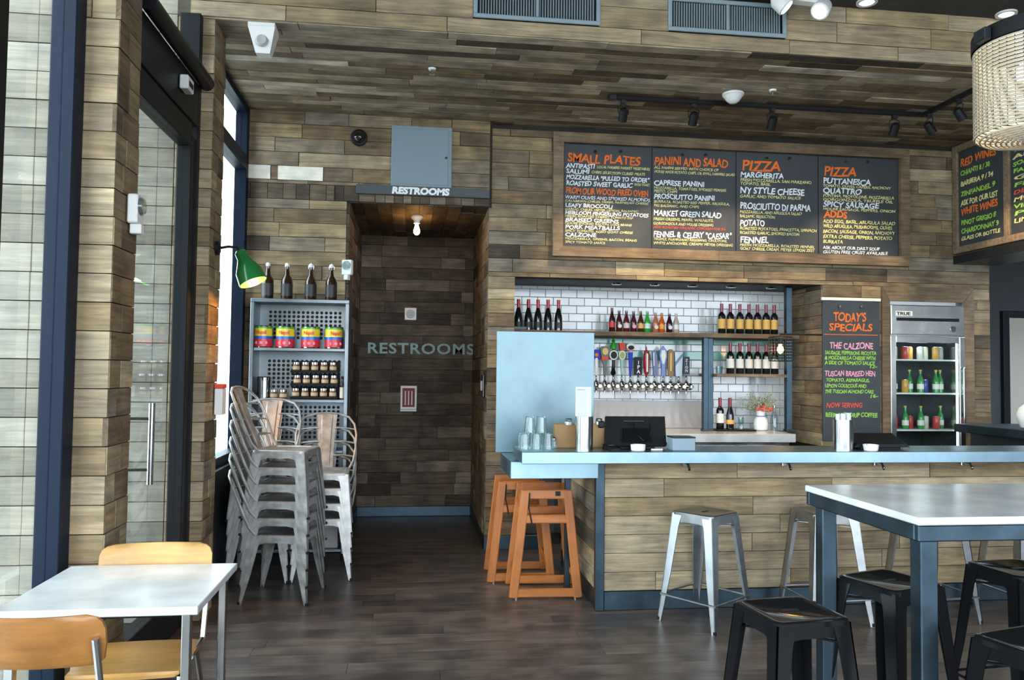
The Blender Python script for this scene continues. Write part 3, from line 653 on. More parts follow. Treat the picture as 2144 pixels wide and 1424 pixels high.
def h1(t):
    MB().lathe([(.011, .1), (.02, .2), (.017, .27)], 12).build('handle', 'white', t, True)
    paddle(t, [(-.036, .265), (.036, .265), (.03, .35), (-.042, .35)], 'chalk_blue', .03, name='sign'); disc(t, .30, .018, .018, 'chalk_orange')
def h2(t):
    paddle(t, sym([(.012, .1), (.018, .2), (.042, .32), (.048, .36), (.03, .385)]), colour((.03, .05, .03), .4)); disc(t, .335, .03, .035, 'chalk_gold'); paddle(t, [(-.03, .25), (.03, .25), (.036, .285), (-.036, .285)], 'chalk_red', .03, name='banner')
def h3(t):
    MB().lathe([(.012, .1), (.028, .12), (.02, .15), (.014, .2), (.014, .36)], 12).build('handle', 'black_gloss', t, True); disc(t, .30, .042, .048, 'lab_cream'); disc(t, .30, .03, .036, 'black', y=-.03, name='inner_badge')
    MB().lathe([(.034, .36), (.03, .4), (.012, .43), (.02, .435), (.0, .47)], 12).build('green_hop', colour((.02, .35, .03), .4), t, True)
def h4(t):
    MB().lathe([(.009, .1), (.024, .3)], 12).build('handle', colour((.35, .55, .5), .4), t, True); disc(t, .30, .033, .044, 'lab_cream'); disc(t, .30, .023, .033, colour((.3, .35, .05), .5), y=-.03, name='inner_badge')
    paddle(t, sym([(.02, .345), (.03, .42)]), 'chalk_red', .04, name='red_top')
def h5(t):
    MB().lathe([(.01, .1), (.016, .2), (.026, .33)], 8).build('handle', 'chalk_blue', t, True); disc(t, .385, .044, .036, 'lab_cream'); disc(t, .375, .03, .022, 'black', y=-.03, name='inner_badge'); paddle(t, sym([(.04, .342), (.04, .352)]), 'chalk_red', .035, name='red_bar')
def h6(t):
    paddle(t, sym([(.036, .11), (.036, .27), (.03, .285)]), 'black', .024)
    for k, ch in enumerate('IPA'): text(t, ch, (0, -.014, .215-k*.045), .034, 'chalk_signwhite', None, 'letter', align='CENTER', bold=.03)
def h7(t):
    MB().lathe([(.008, .1), (.024, .13), (.03, .2), (.03, .3), (.022, .345), (.007, .355), (.006, .385), (0, .39)], 14).build('handle', colour((.35, .02, .03), .25), t, True); paddle(t, sym([(.008, .14), (.008, .32)]), 'lab_cream', .064, name='stripe')
def h8(t):
    paddle(t, [(-.01, .1), (.02, .1), (.026, .3), (.0, .36), (-.026, .34)], colour((.02, .04, .2), .3)); paddle(t, [(-.012, .2), (-.004, .2), (-.006, .33), (-.016, .33)], 'lab_cream', .027, name='stripe')
def h9(t):
    paddle(t, sym([(.02, .1), (.016, .2), (.04, .3), (.03, .36), (.0, .4)]), colour((.05, .12, .42), .3)); paddle(t, sym([(.008, .22), (.026, .3), (.018, .355)]), 'lab_cream', .028, name='sign')
def h10(t):
    paddle(t, sym([(.022, .1), (.03, .2), (.03, .34), (.015, .365)]), 'board_brown'); paddle(t, sym([(.008, .15), (.008, .33)]), 'chalk_gold', .027, name='stripe')
def h11(t):
    paddle(t, sym([(.03, .1), (.042, .34)]), colour((.5, .56, .62), .3)); paddle(t, [(-.04, .24), (-.036, .2), (.04, .3), (.042, .335)], colour((.12, .2, .32), .4), .026, name='stripe')
def h12(t):
    paddle(t, sym([(.032, .12), (.032, .285), (.024, .295)]), colour((.02, .03, .06), .3))
    for k, ch in enumerate('ZION'): text(t, ch, (0, -.014, .245-k*.034), .026, 'chalk_signwhite', None, 'letter', align='CENTER', bold=.02)
TAPL = ['beer tap with white handle and blue sunset sign', 'beer tap with dark green shield handle and gold badge', 'beer tap with green hop top and oval black and cream badge', 'beer tap with red crown top and oval yellow badge', 'beer tap with twisted blue handle and rainbow dome top', 'beer tap with black block handle lettered IPA', 'beer tap with dark red barrel shaped handle', 'beer tap with slanted navy blue handle', 'beer tap with blue paddle and pale diamond sign', 'beer tap with flat brown wooden paddle', 'beer tap with wide silver grey panel handle', 'beer tap at the right end with dark lettered block']
for x, lb, hb in zip([1.79, 1.875, 1.96, 2.046, 2.132, 2.21, 2.294, 2.376, 2.463, 2.54, 2.622, 2.7], TAPL, (h1, h2, h3, h4, h5, h6, h7, h8, h9, h10, h11, h12)): tap(x, lb, hb)
fa_ = thing('sink_faucet', 'small black and chrome tap under the back counter edge', 'tap', (2.31, 6.72, .80))
MB().tube([(0, .05, .0), (0, .05, .11), (0, .0, .14), (0, -.06, .12), (0, -.07, .08)], .012, 10).build('spout', 'chrome', fa_, True); MB().lathe([(.03, 0), (.025, .03), (0, .03)], 14, (0, .05, 0)).build('base', 'black_gloss', fa_, True)
tag(MB().bbox(2.2, 6.6, .0, 3.4, 6.86, .798, .004).build('under_counter_unit', 'stainless'), 'steel glass washer below the back counter', 'appliance')
# mesh lamp
ml = thing('wire_mesh_lamp', 'small wire mesh wall lamp with a warm bulb in front of the niche corner', 'lamp', (3.40, 6.98, 1.80))
w_ = MB()
for k in range(9): w_.tube([(.105*math.cos(a*PI/10), .105*math.sin(a*PI/10), -.11+k*.0275) for a in range(20)], .0035, 4, closed=True)
for k in range(20):
    a = k*PI/10; w_.tube([(.105*math.cos(a), .105*math.sin(a), -.11), (.105*math.cos(a), .105*math.sin(a), .11)], .0025, 4)
tag(w_.build('mesh_cage', 'dark_metal', ml), kind='stuff')
MB().lathe([(0, -.045), (.022, -.03), (.03, -.005), (.018, .03), (.013, .045)], 14, cap=False).build('bulb', 'bulb', ml, True)
MB().lathe([(.015, .045), (.018, .1), (.105, .108), (.105, .112), (0, .112)], 16, cap=False).build('socket', 'dark_metal', ml, True)
MB().tube([(0, 0, .11), (.0, 0, .14), (.41, .0, .14)], .008, 8).build('arm', 'dark_metal', ml, True)
lamp('mesh_lamp_light', (0, 0, -.005), 7, (1, .55, .2), .03, parent=ml)

# ================================================================== BOARDS AND SIGNS
mb_ = thing('menu_board', 'wide four panel chalk menu board in a mitred plank frame', 'menu board', (0, 0, 0))
FX, FXR, FB, FT, FW_ = 1.235, 4.665, 2.60, 3.72, .092
YF = YR-.028
def rail(pts, name='frame_rail'): MB().plate([(x, YF-.06, z) for x, z in pts], (0, 1, 0), .06).build(name, 'frame_wood', mb_)
rail([(FX, FB), (FX+FW_, FB+FW_), (FX+FW_, FT-FW_), (FX, FT)]); rail([(FXR, FB), (FXR, FT), (FXR-FW_, FT-FW_), (FXR-FW_, FB+FW_)])
for a, b in ((0, .45), (.45, 1)):
    xa, xb = FX+(FXR-FX)*a, FX+(FXR-FX)*b
    ia = xa+FW_ if a == 0 else xa+.002; ib = xb-FW_ if b == 1 else xb
    rail([(xa+(0 if a == 0 else .002), FB), (xb, FB), (ib, FB+FW_), (ia, FB+FW_)]); rail([(xa+(0 if a == 0 else .002), FT), (ia, FT-FW_), (ib, FT-FW_), (xb, FT)])
tag(MB().box(FX+.02, YF-.014, FB+.02, FXR-.02, YF, FT-.02).build('backing_board', 'dark_metal', mb_))
PX = [FX+FW_+.004, 2.152, 2.955, 3.762, FXR-FW_-.004]
YP = YF-.024
pan = []
for k in range(4):
    p = MB().bbox(PX[k]+.004, YP, FB+FW_+.006, PX[k+1]-.004, YP+.012, FT-FW_-.006, .002).build('chalk_panel', 'slate', mb_); pan.append(p)
YT = YP-.0015
for k, us in enumerate(((1246, 1299), (1428, 1477), (1604, 1652), (1770, 1815))):
    for u in us:
        q = P(u, 318+k*7, Y=YP); MB().lathe([(.012, -.02), (.016, -.006), (.012, 0)], 12, (q.x, YP, q.z), axis='Y').build('panel_screw', 'chrome', pan[k], True)
O_, Wt, Yl, Rd, Gn, Pk = 'chalk_orange', 'chalk_white', 'chalk_yellow', 'chalk_red', 'chalk_green', 'chalk_pink'
L1 = [('SMALL PLATES', 1187, 339, 1340, 18, O_), ('ANTIPASTI', 1185, 351, 1246, 9.5, Wt), ('LOCAL FARMERS MARKET VEGETABLES', 1250, 352, 1360, 5.5, Yl), ('SALUMI', 1185, 362.5, 1234, 9, Wt), ('CHEFS SELECTION CURED MEATS', 1238, 363, 1350, 5.5, Yl), ('MOZZARELLA "PULLED TO ORDER"', 1185, 374.5, 1359, 9, Wt), ('ROASTED SWEET GARLIC', 1185, 387.5, 1324, 9.5, Wt), ('WITH TOAST', 1328, 389, 1360, 5.5, Yl), ('FROM OUR WOOD FIRED OVEN', 1184, 405, 1357, 13, O_), ('WARM OLIVES AND SMOKED ALMONDS', 1183, 415.5, 1360, 7, Wt), ('CALABRIAN CHILES, HERBS, PARMESAN CHEESE', 1183, 422, 1357, 4.5, Yl), ('LEAFY BROCCOLI', 1183, 433, 1282, 8, Wt), ('GARLIC, CHILES, MEYER LEMON, BALSAMIC', 1183, 439.5, 1336, 4.5, Yl), ('HEIRLOOM FINGERLING POTATOES', 1183, 448.5, 1357, 7.5, Wt), ('HERBS, ROASTED CHERRY TOMATO DIP', 1183, 454, 1325, 4.5, Yl), ('BRAISED GREENS', 1183, 463.5, 1295, 8, Wt), ('HOUSE SMOKED BACON, LODI BEANS', 1183, 469, 1322, 4.5, Yl), ('PORK MEATBALLS', 1183, 478.5, 1297, 8, Wt), ('SPICY TOMATO, AGED GOAT CHEESE', 1183, 485, 1325, 4.7, Yl), ('CALZONE', 1183, 494.5, 1248, 8, Wt), ('MOZZARELLA, GREENS, BACON, BEANS', 1183, 501, 1333, 4.7, Yl), ('SPICY TOMATO SAUCE', 1183, 508.5, 1267, 4.7, Yl)]
L2 = [('PANINI AND SALAD', 1370, 344, 1523, 17, O_), ('ALL PANINI SERVED WITH CHOICE OF', 1370, 353, 1505, 5.5, Yl), ('HOUSE MADE POTATO CHIPS, OR SMALL FARMERS SALAD', 1370, 361.5, 1538, 5.5, Yl), ('CAPRESE PANINI', 1369, 387, 1474, 10.5, Wt), ('MOZZARELLA, TOMATOES, SMOKED PEPPERS', 1369, 395.5, 1520, 5.5, Yl), ('PESTO, CHIPS', 1369, 402.5, 1418, 5.5, Yl), ('PROSCIUTTO PANINI', 1369, 415.5, 1496, 10.5, Wt), ('BURRATA, ROASTED RED PEPPER, ARUGULA,', 1369, 424, 1527, 5.5, Yl), ('FIG BALSAMIC, AND CHIPS', 1369, 432.5, 1463, 5.5, Yl), ('MARKET GREEN SALAD', 1368, 451, 1509, 11.5, Wt), ('FRESH GREENS, PEARS, WALNUTS,', 1368, 460.5, 1493, 5.5, Yl), ('GORGONZOLA AND HOUSE DRESSING', 1368, 470, 1493, 5.5, Yl), ('ADD ROASTED ORGANIC CHICKEN FOR $4-', 1368, 477.5, 1520, 5, Rd), ('FENNEL & CELERY "CAESAR"', 1368, 495.5, 1531, 12, Wt), ('TRUFFLE, PARMIGIANO REGGIANO, CROUTONS,', 1368, 502.5, 1522, 5, Yl), ('WHITE ANCHOVIES, CREAMY MEYER DRESSING', 1368, 511, 1534, 5.5, Yl)]
L3 = [('PIZZA', 1553, 356, 1632, 21, O_), ('MARGHERITA', 1550, 370.5, 1640, 11, Wt), ('FRESH MOZZARELLA, SAN MARZANO', 1550, 379, 1698, 6, Yl), ('TOMATO, BASIL', 1550, 386.5, 1613, 6, Yl), ('NY STYLE CHEESE', 1549, 404, 1684, 13, Wt), ('GARLIC AND TOMATO SAUCE', 1549, 413, 1676, 6, Yl), ('PROSCIUTTO DI PARMA', 1549, 437, 1697, 13, Wt), ('MOZZARELLA, AND ARUGULA SALAD', 1549, 446, 1678, 6, Yl), ('BALSAMIC REDUCTION', 1549, 455, 1622, 6, Yl), ('POTATO', 1549, 472, 1601, 12.5, Wt), ('ROASTED POTATOES, PANCETTA, SPINACH', 1549, 480.5, 1709, 6, Yl), ('ROASTED GARLIC, SMOKED BACON', 1549, 489.5, 1673, 6, Yl), ('FENNEL', 1549, 507.5, 1609, 12.5, Wt), ('FRESH MOZZARELLA, ROASTED FENNEL', 1549, 515, 1705, 5.5, Yl), ('GOAT CHEESE, CREAM, MEYER LEMON ZEST', 1549, 523, 1705, 6, Yl)]
L4 = [('PIZZA', 1725, 367, 1791, 19, O_), ('PUTTANESCA', 1723, 384, 1822, 12, Wt), ('TOMATO, OLIVES, CAPERS, ANCHOVY', 1723, 391, 1865, 5.5, Yl), ('QUATTRO', 1723, 404, 1803, 11.5, Wt), ('FONTINA, PROVOLONE, MOZZARELLA', 1723, 412, 1871, 6, Yl), ('GORGONZOLA, TRUFFLE OIL', 1723, 420, 1869, 6, Yl), ('SPICY SAUSAGE', 1723, 432.5, 1840, 11, Wt), ('HOUSE SAUSAGE, PEPPERS, ONION', 1723, 439.5, 1874, 5.5, Yl), ('ADDS', 1725, 455, 1775, 14, O_), ('ADD EGG, BASIL, ARUGULA SALAD', 1723, 466, 1874, 7, Yl), ('WILD ARUGULA, MUSHROOMS, OLIVES', 1723, 476, 1867, 7, Yl), ('BACON, SAUSAGE, ONION, ANCHOVY', 1723, 487, 1873, 7, Yl), ('EXTRA CHEESE, PEPPERS, POTATO', 1723, 498, 1867, 7, Yl), ('BURRATA', 1723, 509, 1764, 7, Yl), ('ASK ABOUT OUR DAILY SOUP', 1723, 521, 1842, 6.5, Wt), ('GLUTEN FREE CRUST AVAILABLE', 1723, 530, 1858, 6.5, Wt)]
for k, L in enumerate((L1, L2, L3, L4)):
    for s, u0, v, u1, h, m in L: chalk(pan[k], s, u0, v, u1, h, m, YT, bold=.035 if h > 7 else .015)
# specials board
sp_ = thing('specials_board', 'tall narrow chalkboard with the daily specials beside the fridge', 'chalkboard', (0, 0, 0))
a, b = P(1723, 934, Y=YR-.04), P(1841, 632, Y=YR-.04)
MB().bbox(a.x, YR-.046, .95, b.x, YR-.03, b.z, .002).build('slate_panel', 'slate', sp_)
MB().bbox(a.x-.01, YR-.052, b.z+.002, b.x+.01, YR-.03, b.z+.03, .002).build('top_rail', 'lab_cream', sp_)
for u in (1757, 1802):
    q = P(u, 642, Y=YR-.05); MB().lathe([(.012, -.02), (.016, -.006), (.012, 0)], 12, (q.x, YR-.046, q.z), axis='Y').build('panel_screw', 'chrome', sp_, True)
for s, u0, v, u1, h, m in [("TODAY'S", 1745, 672, 1812, 18, O_), ('SPECIALS', 1735, 692, 1826, 15, O_), ('THE CALZONE', 1736, 730, 1828, 13, Pk), ('SAUSAGE, PEPPERONI, RICOTTA', 1727, 742, 1834, 7.5, Gn), ('& MOZZARELLA CHEESE WITH', 1727, 752.5, 1833, 7.5, Gn), ('A SIDE OF TOMATO SAUCE', 1727, 763, 1832, 7.5, Gn), ('12-', 1819, 771, 1834, 7, Gn), ('TUSCAN BRAISED HEN', 1727, 787, 1832, 11, Pk), ('TOMATO, ASPARAGUS,', 1729, 799, 1820, 7, Gn), ('LEMON COUSCOUS AND', 1727, 811, 1813, 7.5, Gn), ('THE TUSCAN ALMOND CAKE', 1727, 823, 1829, 7.5, Gn), ('16-', 1820, 833, 1836, 7, Gn), ('NOW SERVING', 1730, 853, 1805, 10, Rd), ('BEER AND DRIP COFFEE', 1728, 873, 1837, 9, Gn)]:
    chalk(sp_, s, u0, v, u1, h, m, YR-.048, bold=.03)
a, b = P(1726, 700, Y=YR-.048), P(1838, 700, Y=YR-.048); MB().box(a.x, YR-.048, a.z-.003, b.x, YR-.0465, a.z+.003).build('chalk_rule', O_, sp_)
# wine boards on the right bulkhead (facing left)
XB_ = BX-.02
def wine(y0, y1, label, lines):
    t = thing('wine_board', label, 'chalkboard', (0, 0, 0))
    MB().bbox(XB_-.012, y1, 2.80, XB_+.03, y0, 3.70, .002).build('slate_panel', 'slate', t)
    f = MB().bbox(XB_-.03, y0, 2.735, XB_+.03, y0+.07, 3.77).bbox(XB_-.03, y1, 3.702, XB_+.03, y0, 3.77).bbox(XB_-.03, y1, 2.735, XB_+.03, y0, 2.798); f.build('frame', 'frame_wood', t)
    for s, z, w, h, m in lines: text(t, s, (XB_-.0135, y0-.03, z), h, m, w, 'chalk_line', rot=(PI/2, 0, -PI/2), shear=.1, bold=.03)
wine(6.90, 6.31, 'chalk wine board nearest the corner under the big pendant', [('RED WINES', 3.56, .46, .07, O_), ('CHIANTI 8 / 30', 3.47, .38, .045, Gn), ('BARBERA 9 / 34', 3.37, .42, .045, Yl), ('ZINFANDEL 9', 3.27, .45, .045, Gn), ('ASK FOR OUR LIST', 3.18, .48, .05, Yl), ('WHITE WINES', 3.09, .47, .065, O_), ('PINOT GRIGIO 8', 2.995, .45, .045, Gn), ('CHARDONNAY 9', 2.915, .48, .045, Gn), ('GLASS OR BOTTLE', 2.85, .5, .035, Yl)])
wine(6.24, 5.3, 'chalk list of wines right of the red and white wine board', [(s, 3.64-k*.062, .75, .035, Rd if k == 8 else (Gn if k % 3 else Yl)) for k, s in enumerate(['SPARKLING BRUT 9', 'ROSE OF SYRAH 8', 'VERMENTINO 9', 'ARNEIS 10', 'SOAVE CLASSICO 8', 'FALANGHINA 9', 'GAVI 10', 'FIANO 9', 'DESSERT WINE', 'MOSCATO 7', 'VIN SANTO 9', 'PORT 8', 'LIMONCELLO 7'])])
# restroom signs
rs_ = thing('restroom_sign', 'dark header sign lettered RESTROOMS above the doorway', 'sign', (0, 0, 0))
a, b = P(745, 411, Y=YL-.06), P(1026, 393, Y=YL-.06)
MB().bbox(a.x, YL-.06, 3.085, b.x, YL-.028, 3.165, .003).build('plate', colour((.045, .055, .058), .5), rs_)
text(rs_, 'RESTROOMS', (P(820, 408, Y=YL-.061).x, YL-.061, 3.098), .055, 'chalk_signwhite', .5, 'letters', shear=.1, bold=.08)
a, b = P(768, 739, Y=YB-.03), P(991, 741, Y=YB-.03)
t_ = text(rb, 'RESTROOMS', (a.x, YB-.0285, 1.745), .112, 'chalk_teal', b.x-a.x, 'stencilled_letters', bold=.03, spacing=1.1)
# access panel, camera dome, switches, small poster
ap = thing('access_panel', 'square grey steel access panel above the restroom sign', 'panel', (0, 0, 0))
a, b = P(818, 391, Y=YL-.04), P(947, 268, Y=YL-.04)
MB().bbox(a.x, YL-.045, a.z, b.x, YL-.026, b.z, .004).build('frame', 'grey_panel', ap); MB().bbox(a.x+.03, YL-.05, a.z+.03, b.x-.035, YL-.0455, b.z-.03, .002).build('door_leaf', 'grey_panel', ap)
MB().lathe([(.011, -.006), (.011, 0)], 12, (b.x-.05, YL-.05, (a.z+b.z)/2), axis='Y').build('lock', 'chrome', ap, True)
dm = thing('dome_camera', 'black dome camera on the plank wall left of the access panel', 'camera', tuple(P(752, 289, Y=YL-.03)))
MB().lathe([(.072, .006), (.072, -.018), (.06, -.026)], 24, axis='Y').build('housing', 'black', dm, True)
MB().lathe([(.05, -.026), (.045, -.05), (.028, -.066), (0, -.072)], 20, axis='Y', cap=False).build('dome', 'black_glass', dm, True)
def wallplate(name, label, cat, u0, v0, u1, v1, Y, inner, th=.012):
    a, b = P(u0, v1, Y=Y), P(u1, v0, Y=Y); t = thing(name, label, cat, (0, 0, 0))
    MB().bbox(a.x, Y-th, a.z, b.x, Y, b.z, .003).build('plate', 'white', t); c = ((a.x+b.x)/2, (a.z+b.z)/2, b.x-a.x, b.z-a.z)
    inner(t, *c, Y-th); return t
wallplate('alarm_sounder', 'white square alarm plate on the dark recess wall', 'alarm', 847, 645, 872, 670, YB-.026, lambda t, x, z, w, h, y: MB().lathe([(.042, -.02), (.046, 0)], 20, (x, y, z), axis='Y').lathe([(.018, -.028), (.02, -.02)], 16, (x, y, z), axis='Y').build('sounder', 'splash', t, True))
def poster(t, x, z, w, h, y):
    MB().box(x-w*.38, y-.002, z-h*.4, x+w*.38, y, z+h*.4).build('print', colour((.25, .02, .03), .6), t)
    for k in (-1, 0, 1): MB().box(x-.006+k*w*.2, y-.004, z-h*.32, x+.006+k*w*.2, y-.002, z+h*.28).build('stripe', 'lab_cream', t)
    MB().bbox(x-w/2, y-.06, z-h/2-.02, x+w/2, y, z-h/2, .003).build('ledge', 'white', t)
wallplate('framed_notice', 'small white framed red notice on the dark recess wall', 'notice', 838, 808, 873, 857, YB-.026, poster)
sw = thing('wall_switch', 'steel switch plate on the right cheek of the restroom recess', 'switch', (XR-.01, 7.25, 1.43))
MB().bbox(-.012, -.13, -.1, .0, .13, .1, .003).build('plate', 'stainless', sw); MB().bbox(-.02, -.05, -.045, -.012, .05, .045, .003).build('rocker', 'white', sw)
def strobe(label, loc, rz):
    t = thing('fire_strobe', label, 'alarm', loc, rz)
    MB().bbox(-.045, -.045, -.065, .045, 0, .065, .006).build('housing', 'white', t)
    MB().lathe([(.035, -.06), (.042, -.045)], 16, (0, 0, .015), axis='Y').build('strobe_lens', 'glassware', t, True)
    MB().bbox(-.02, -.055, -.11, .02, -.005, -.065, .004).build('lower_box', 'white', t)
    return t
strobe('white fire strobe on the left edge of the restroom doorway', (-.55, YL-.028, 2.44), -.35)
strobe('white fire strobe on the near pier by the glass door', (XPI+.008, 3.72, 2.27), PI/2)
ds = thing('door_sensor', 'small white sensor box on the door transom', 'sensor', (-1.34, 4.72, 3.2))
MB().bbox(.0, -.06, -.04, .05, .06, .04, .006).build('body', 'white', ds); MB().box(.05, -.04, -.02, .052, .04, .01).build('lens', 'black', ds)
def emergency(label, loc, rz):
    t = thing('emergency_light', label, 'light', loc, rz)
    MB().bbox(-.15, -.04, -.05, .15, .04, .06, .01).build('housing', 'white', t)
    for s in (-1, 1):
        MB().lathe([(.03, .05), (.055, .02), (.06, -.06), (.05, -.065)], 18).build('lamp_head', 'white', t, True, mtx=Matrix.Translation((s*.16, -.03, -.075)) @ Matrix.Rotation(s*.7, 4, 'Y') @ Matrix.Rotation(-.35, 4, 'X'))
        MB().lathe([(.0, -.066), (.048, -.066)], 18, cap=False).build('lamp_lens', 'led', t, True, mtx=Matrix.Translation((s*.16, -.03, -.075)) @ Matrix.Rotation(s*.7, 4, 'Y') @ Matrix.Rotation(-.35, 4, 'X'))
    return t
emergency('white twin head emergency light on the upper ceiling by the right vent', (2.52, 4.9, ZU-.06), .1)
sk = thing('corner_speaker', 'white tapered speaker below the bulkhead at the left', 'speaker', tuple(P(545, 62, Y=5.12)))
sk.location.y = 5.24; sk.location.z = ZC-.005
MB().hexa([(-.04, -.05, -.19), (.05, -.05, -.19), (.05, .03, -.19), (-.04, .03, -.19)], [(-.085, -.09, -.03), (.085, -.09, -.03), (.085, .06, -.03), (-.085, .06, -.03)]).build('cabinet', 'white', sk)
MB().bbox(-.085, -.09, -.03, .085, .06, 0, .004).build('mounting_plate', 'white', sk)
MB().lathe([(.0, -.075), (.03, -.08), (.045, -.068)], 16, (.0, .0, -.11), axis='Y', cap=False).build('driver', 'splash', sk, True)
def ceilfix(name, label, cat, x, y, z, parts):
    t = thing(name, label, cat, (x, y, z))
    for pn, prof, m in parts: MB().lathe(prof, 18, cap=False).build(pn, m, t, True)
p = P(905, 140, Z=ZC); ceilfix('sprinkler', 'brass sprinkler head on the plank soffit left of the vents', 'sprinkler', p.x, p.y, ZC-.012, [('escutcheon', [(.03, 0), (.026, -.012), (.012, -.014)], 'white'), ('head', [(.01, -.014), (.007, -.04), (.02, -.045), (0, -.047)], 'chrome')])
p = P(1618, 185, Z=ZC); ceilfix('sprinkler', 'sprinkler head on the soffit right of the smoke detector', 'sprinkler', p.x, p.y, ZC-.012, [('escutcheon', [(.03, 0), (.026, -.012), (.012, -.014)], 'white'), ('head', [(.01, -.014), (.007, -.04), (.02, -.045), (0, -.047)], 'chrome')])
p = P(1535, 193, Z=ZC); ceilfix('smoke_detector', 'white round smoke detector on the plank soffit', 'smoke detector', p.x, p.y, ZC-.012, [('base', [(.085, 0), (.085, -.015), (.075, -.022)], 'white'), ('sensor_dome', [(.075, -.022), (.05, -.06), (.03, -.075), (0, -.078)], 'white')])
for u, v, lb in ((1815, 3, 'recessed spotlight in the dark upper ceiling left of the pendant'), (2090, 38, 'recessed spotlight in the dark upper ceiling above the pendant')):
    p = P(u, v, Z=ZU); ceilfix('recessed_light', lb, 'light', p.x, min(p.y, 5.05), ZU, [('ring', [(.07, 0), (.07, -.012), (.05, -.012)], 'white'), ('lamp_lens', [(.05, -.008), (0, -.008)], 'led')])
# vents
def vent(x0, x1, z0, z1, label):
    t = thing('air_vent', label, 'vent', (0, 0, 0)); y = FY-.03
    MB().box(x0+.01, y+.012, z0+.01, x1-.01, y+.02, z1-.01).build('backing', 'black', t)
    f = MB(); w = .028
    f.bbox(x0, y-.018, z0, x1, y, z0+w).bbox(x0, y-.018, z1-w, x1, y, z1).bbox(x0, y-.018, z0+w, x0+w, y, z1-w).bbox(x1-w, y-.018, z0+w, x1, y, z1-w).bbox((x0+x1)/2-.01, y-.014, z0+w, (x0+x1)/2+.01, y, z1-w)
    f.build('frame', 'vent_grey', t)
    n = 44; me = MB().box(-.0022, -.006, z0+w, .0022, .004, z1-w).mesh('slat', 'vent_grey')
    for k in range(1, n):
        o = bpy.data.objects.new('slat', me); COL.objects.link(o); o.parent = t; o.location = (x0+w+(x1-x0-2*w)*k/n, y+.006, 0); o.rotation_euler = (0, 0, .5)
vent(P(990, 40, Y=FY).x, P(1254, 40, Y=FY).x, 3.895, 4.13, 'left louvred metal air vent in the plank bulkhead')
vent(P(1395, 60, Y=FY).x, P(1641, 60, Y=FY).x, 3.895, 4.13, 'right louvred metal air vent in the plank bulkhead')
# track lighting
tr = thing('lighting_track', 'L shaped black lighting track under the plank soffit', 'track', (0, 0, 0))
MB().bbox(1.59, 6.08, ZC-.045, 4.26, 6.115, ZC-.012, .003).build('long_rail', 'black', tr); MB().bbox(4.225, 4.9, ZC-.045, 4.26, 6.08, ZC-.012, .003).build('short_rail', 'black', tr)
MB().bbox(1.53, 6.07, ZC-.05, 1.59, 6.125, ZC-.012, .003).build('feed_box', 'dark_metal', tr)
def spot(x, y, ang, tilt, label):
    t = thing('track_spotlight', label, 'spotlight', (x, y, ZC-.045), ang, 'spotlights on the black track')
    MB().bbox(-.02, -.02, -.03, .02, .02, 0, .003).build('adapter', 'dark_metal', t)
    MB().tube([(-.04, 0, -.115), (-.045, 0, -.05), (0, 0, -.03), (.045, 0, -.05), (.04, 0, -.115)], .004, 6).build('yoke', 'black', t, True)
    m = Matrix.Translation((0, 0, -.115)) @ Matrix.Rotation(tilt, 4, 'X')
    MB().lathe([(.02, .05), (.034, .035), (.036, -.055), (.031, -.058), (.03, -.03), (0, -.03)], 16, cap=False).build('can', 'black', t, True, mtx=m)
    l = lamp('spot_beam', (0, 0, 0), 38, (1, .72, .42), .02, 'SPOT', spot=(math.radians(62), .6), parent=t)
    l.matrix_basis = m @ Matrix.Translation((0, 0, -.06))
for u, v, lb in ((1305, 240, 'first black track spotlight from the left end of the rail'), (1452, 245, 'second black track spotlight from the left'), (1617, 258, 'third black track spotlight, above the pizza panel'), (1873, 275, 'black track spotlight just left of the rail corner')):
    p = P(u, v, Y=6.1); spot(p.x, 6.1, 0, .55, lb)
spot(4.243, 6.02, -PI/2, .6, 'black track spotlight just behind the rail corner'); spot(4.243, 5.66, -PI/2, .6, 'black spotlight on the short rail nearest the pendant')
# bulb in the recess
bu = thing('bare_bulb', 'bare glowing filament bulb under the recess ceiling', 'lamp', (.03, 7.45, ZD-.002))
MB().lathe([(.055, 0), (.058, -.015), (.05, -.03), (.03, -.05), (.03, -.075)], 20).build('socket', 'white_enamel', bu, True)
MB().lathe([(.014, -.075), (.018, -.1), (.03, -.14), (.028, -.165), (.014, -.182), (0, -.185)], 18, cap=False).build('bulb', 'bulb', bu, True)
lamp('bulb_light', (0, 0, -.14), 45, (1, .5, .16), .03, parent=bu)
# green sconce
gs = thing('green_sconce', 'green enamel gooseneck wall lamp on the far pier', 'lamp', (XPI+.01, 5.30, 2.34))
MB().lathe([(.045, 0), (.045, .015), (.02, .022)], 18, axis='X').build('wall_plate', 'black', gs, True)
MB().tube([(.015, 0, 0), (.07, .02, .015), (.12, .03, .01), (.15, .04, -.02)], .009, 8).build('arm', 'black', gs, True)
m = Matrix.Translation((.16, .045, -.06)) @ Matrix.Rotation(-.42, 4, 'Y') @ Matrix.Rotation(-.1, 4, 'X')
MB().lathe([(.028, .06), (.04, .045), (.04, .0), (.05, -.02), (.085, -.09), (.092, -.17), (.088, -.17), (.08, -.09), (.045, -.02), (.0, -.0)], 24, cap=False).build('shade', 'green_enamel', gs, True, mtx=m)
MB().lathe([(0, -.13), (.028, -.11), (.028, -.07), (.012, -.03)], 14, cap=False).build('bulb', 'bulb', gs, True, mtx=m)
l = lamp('sconce_light', (0, 0, 0), 12, (1, .42, .1), .03, parent=gs); l.matrix_basis = m @ Matrix.Translation((0, 0, -.15))
rb_ = thing('notice_holder', 'small white box with a red top on the far pier', 'box', (XPI+.01, 5.40, 1.26))
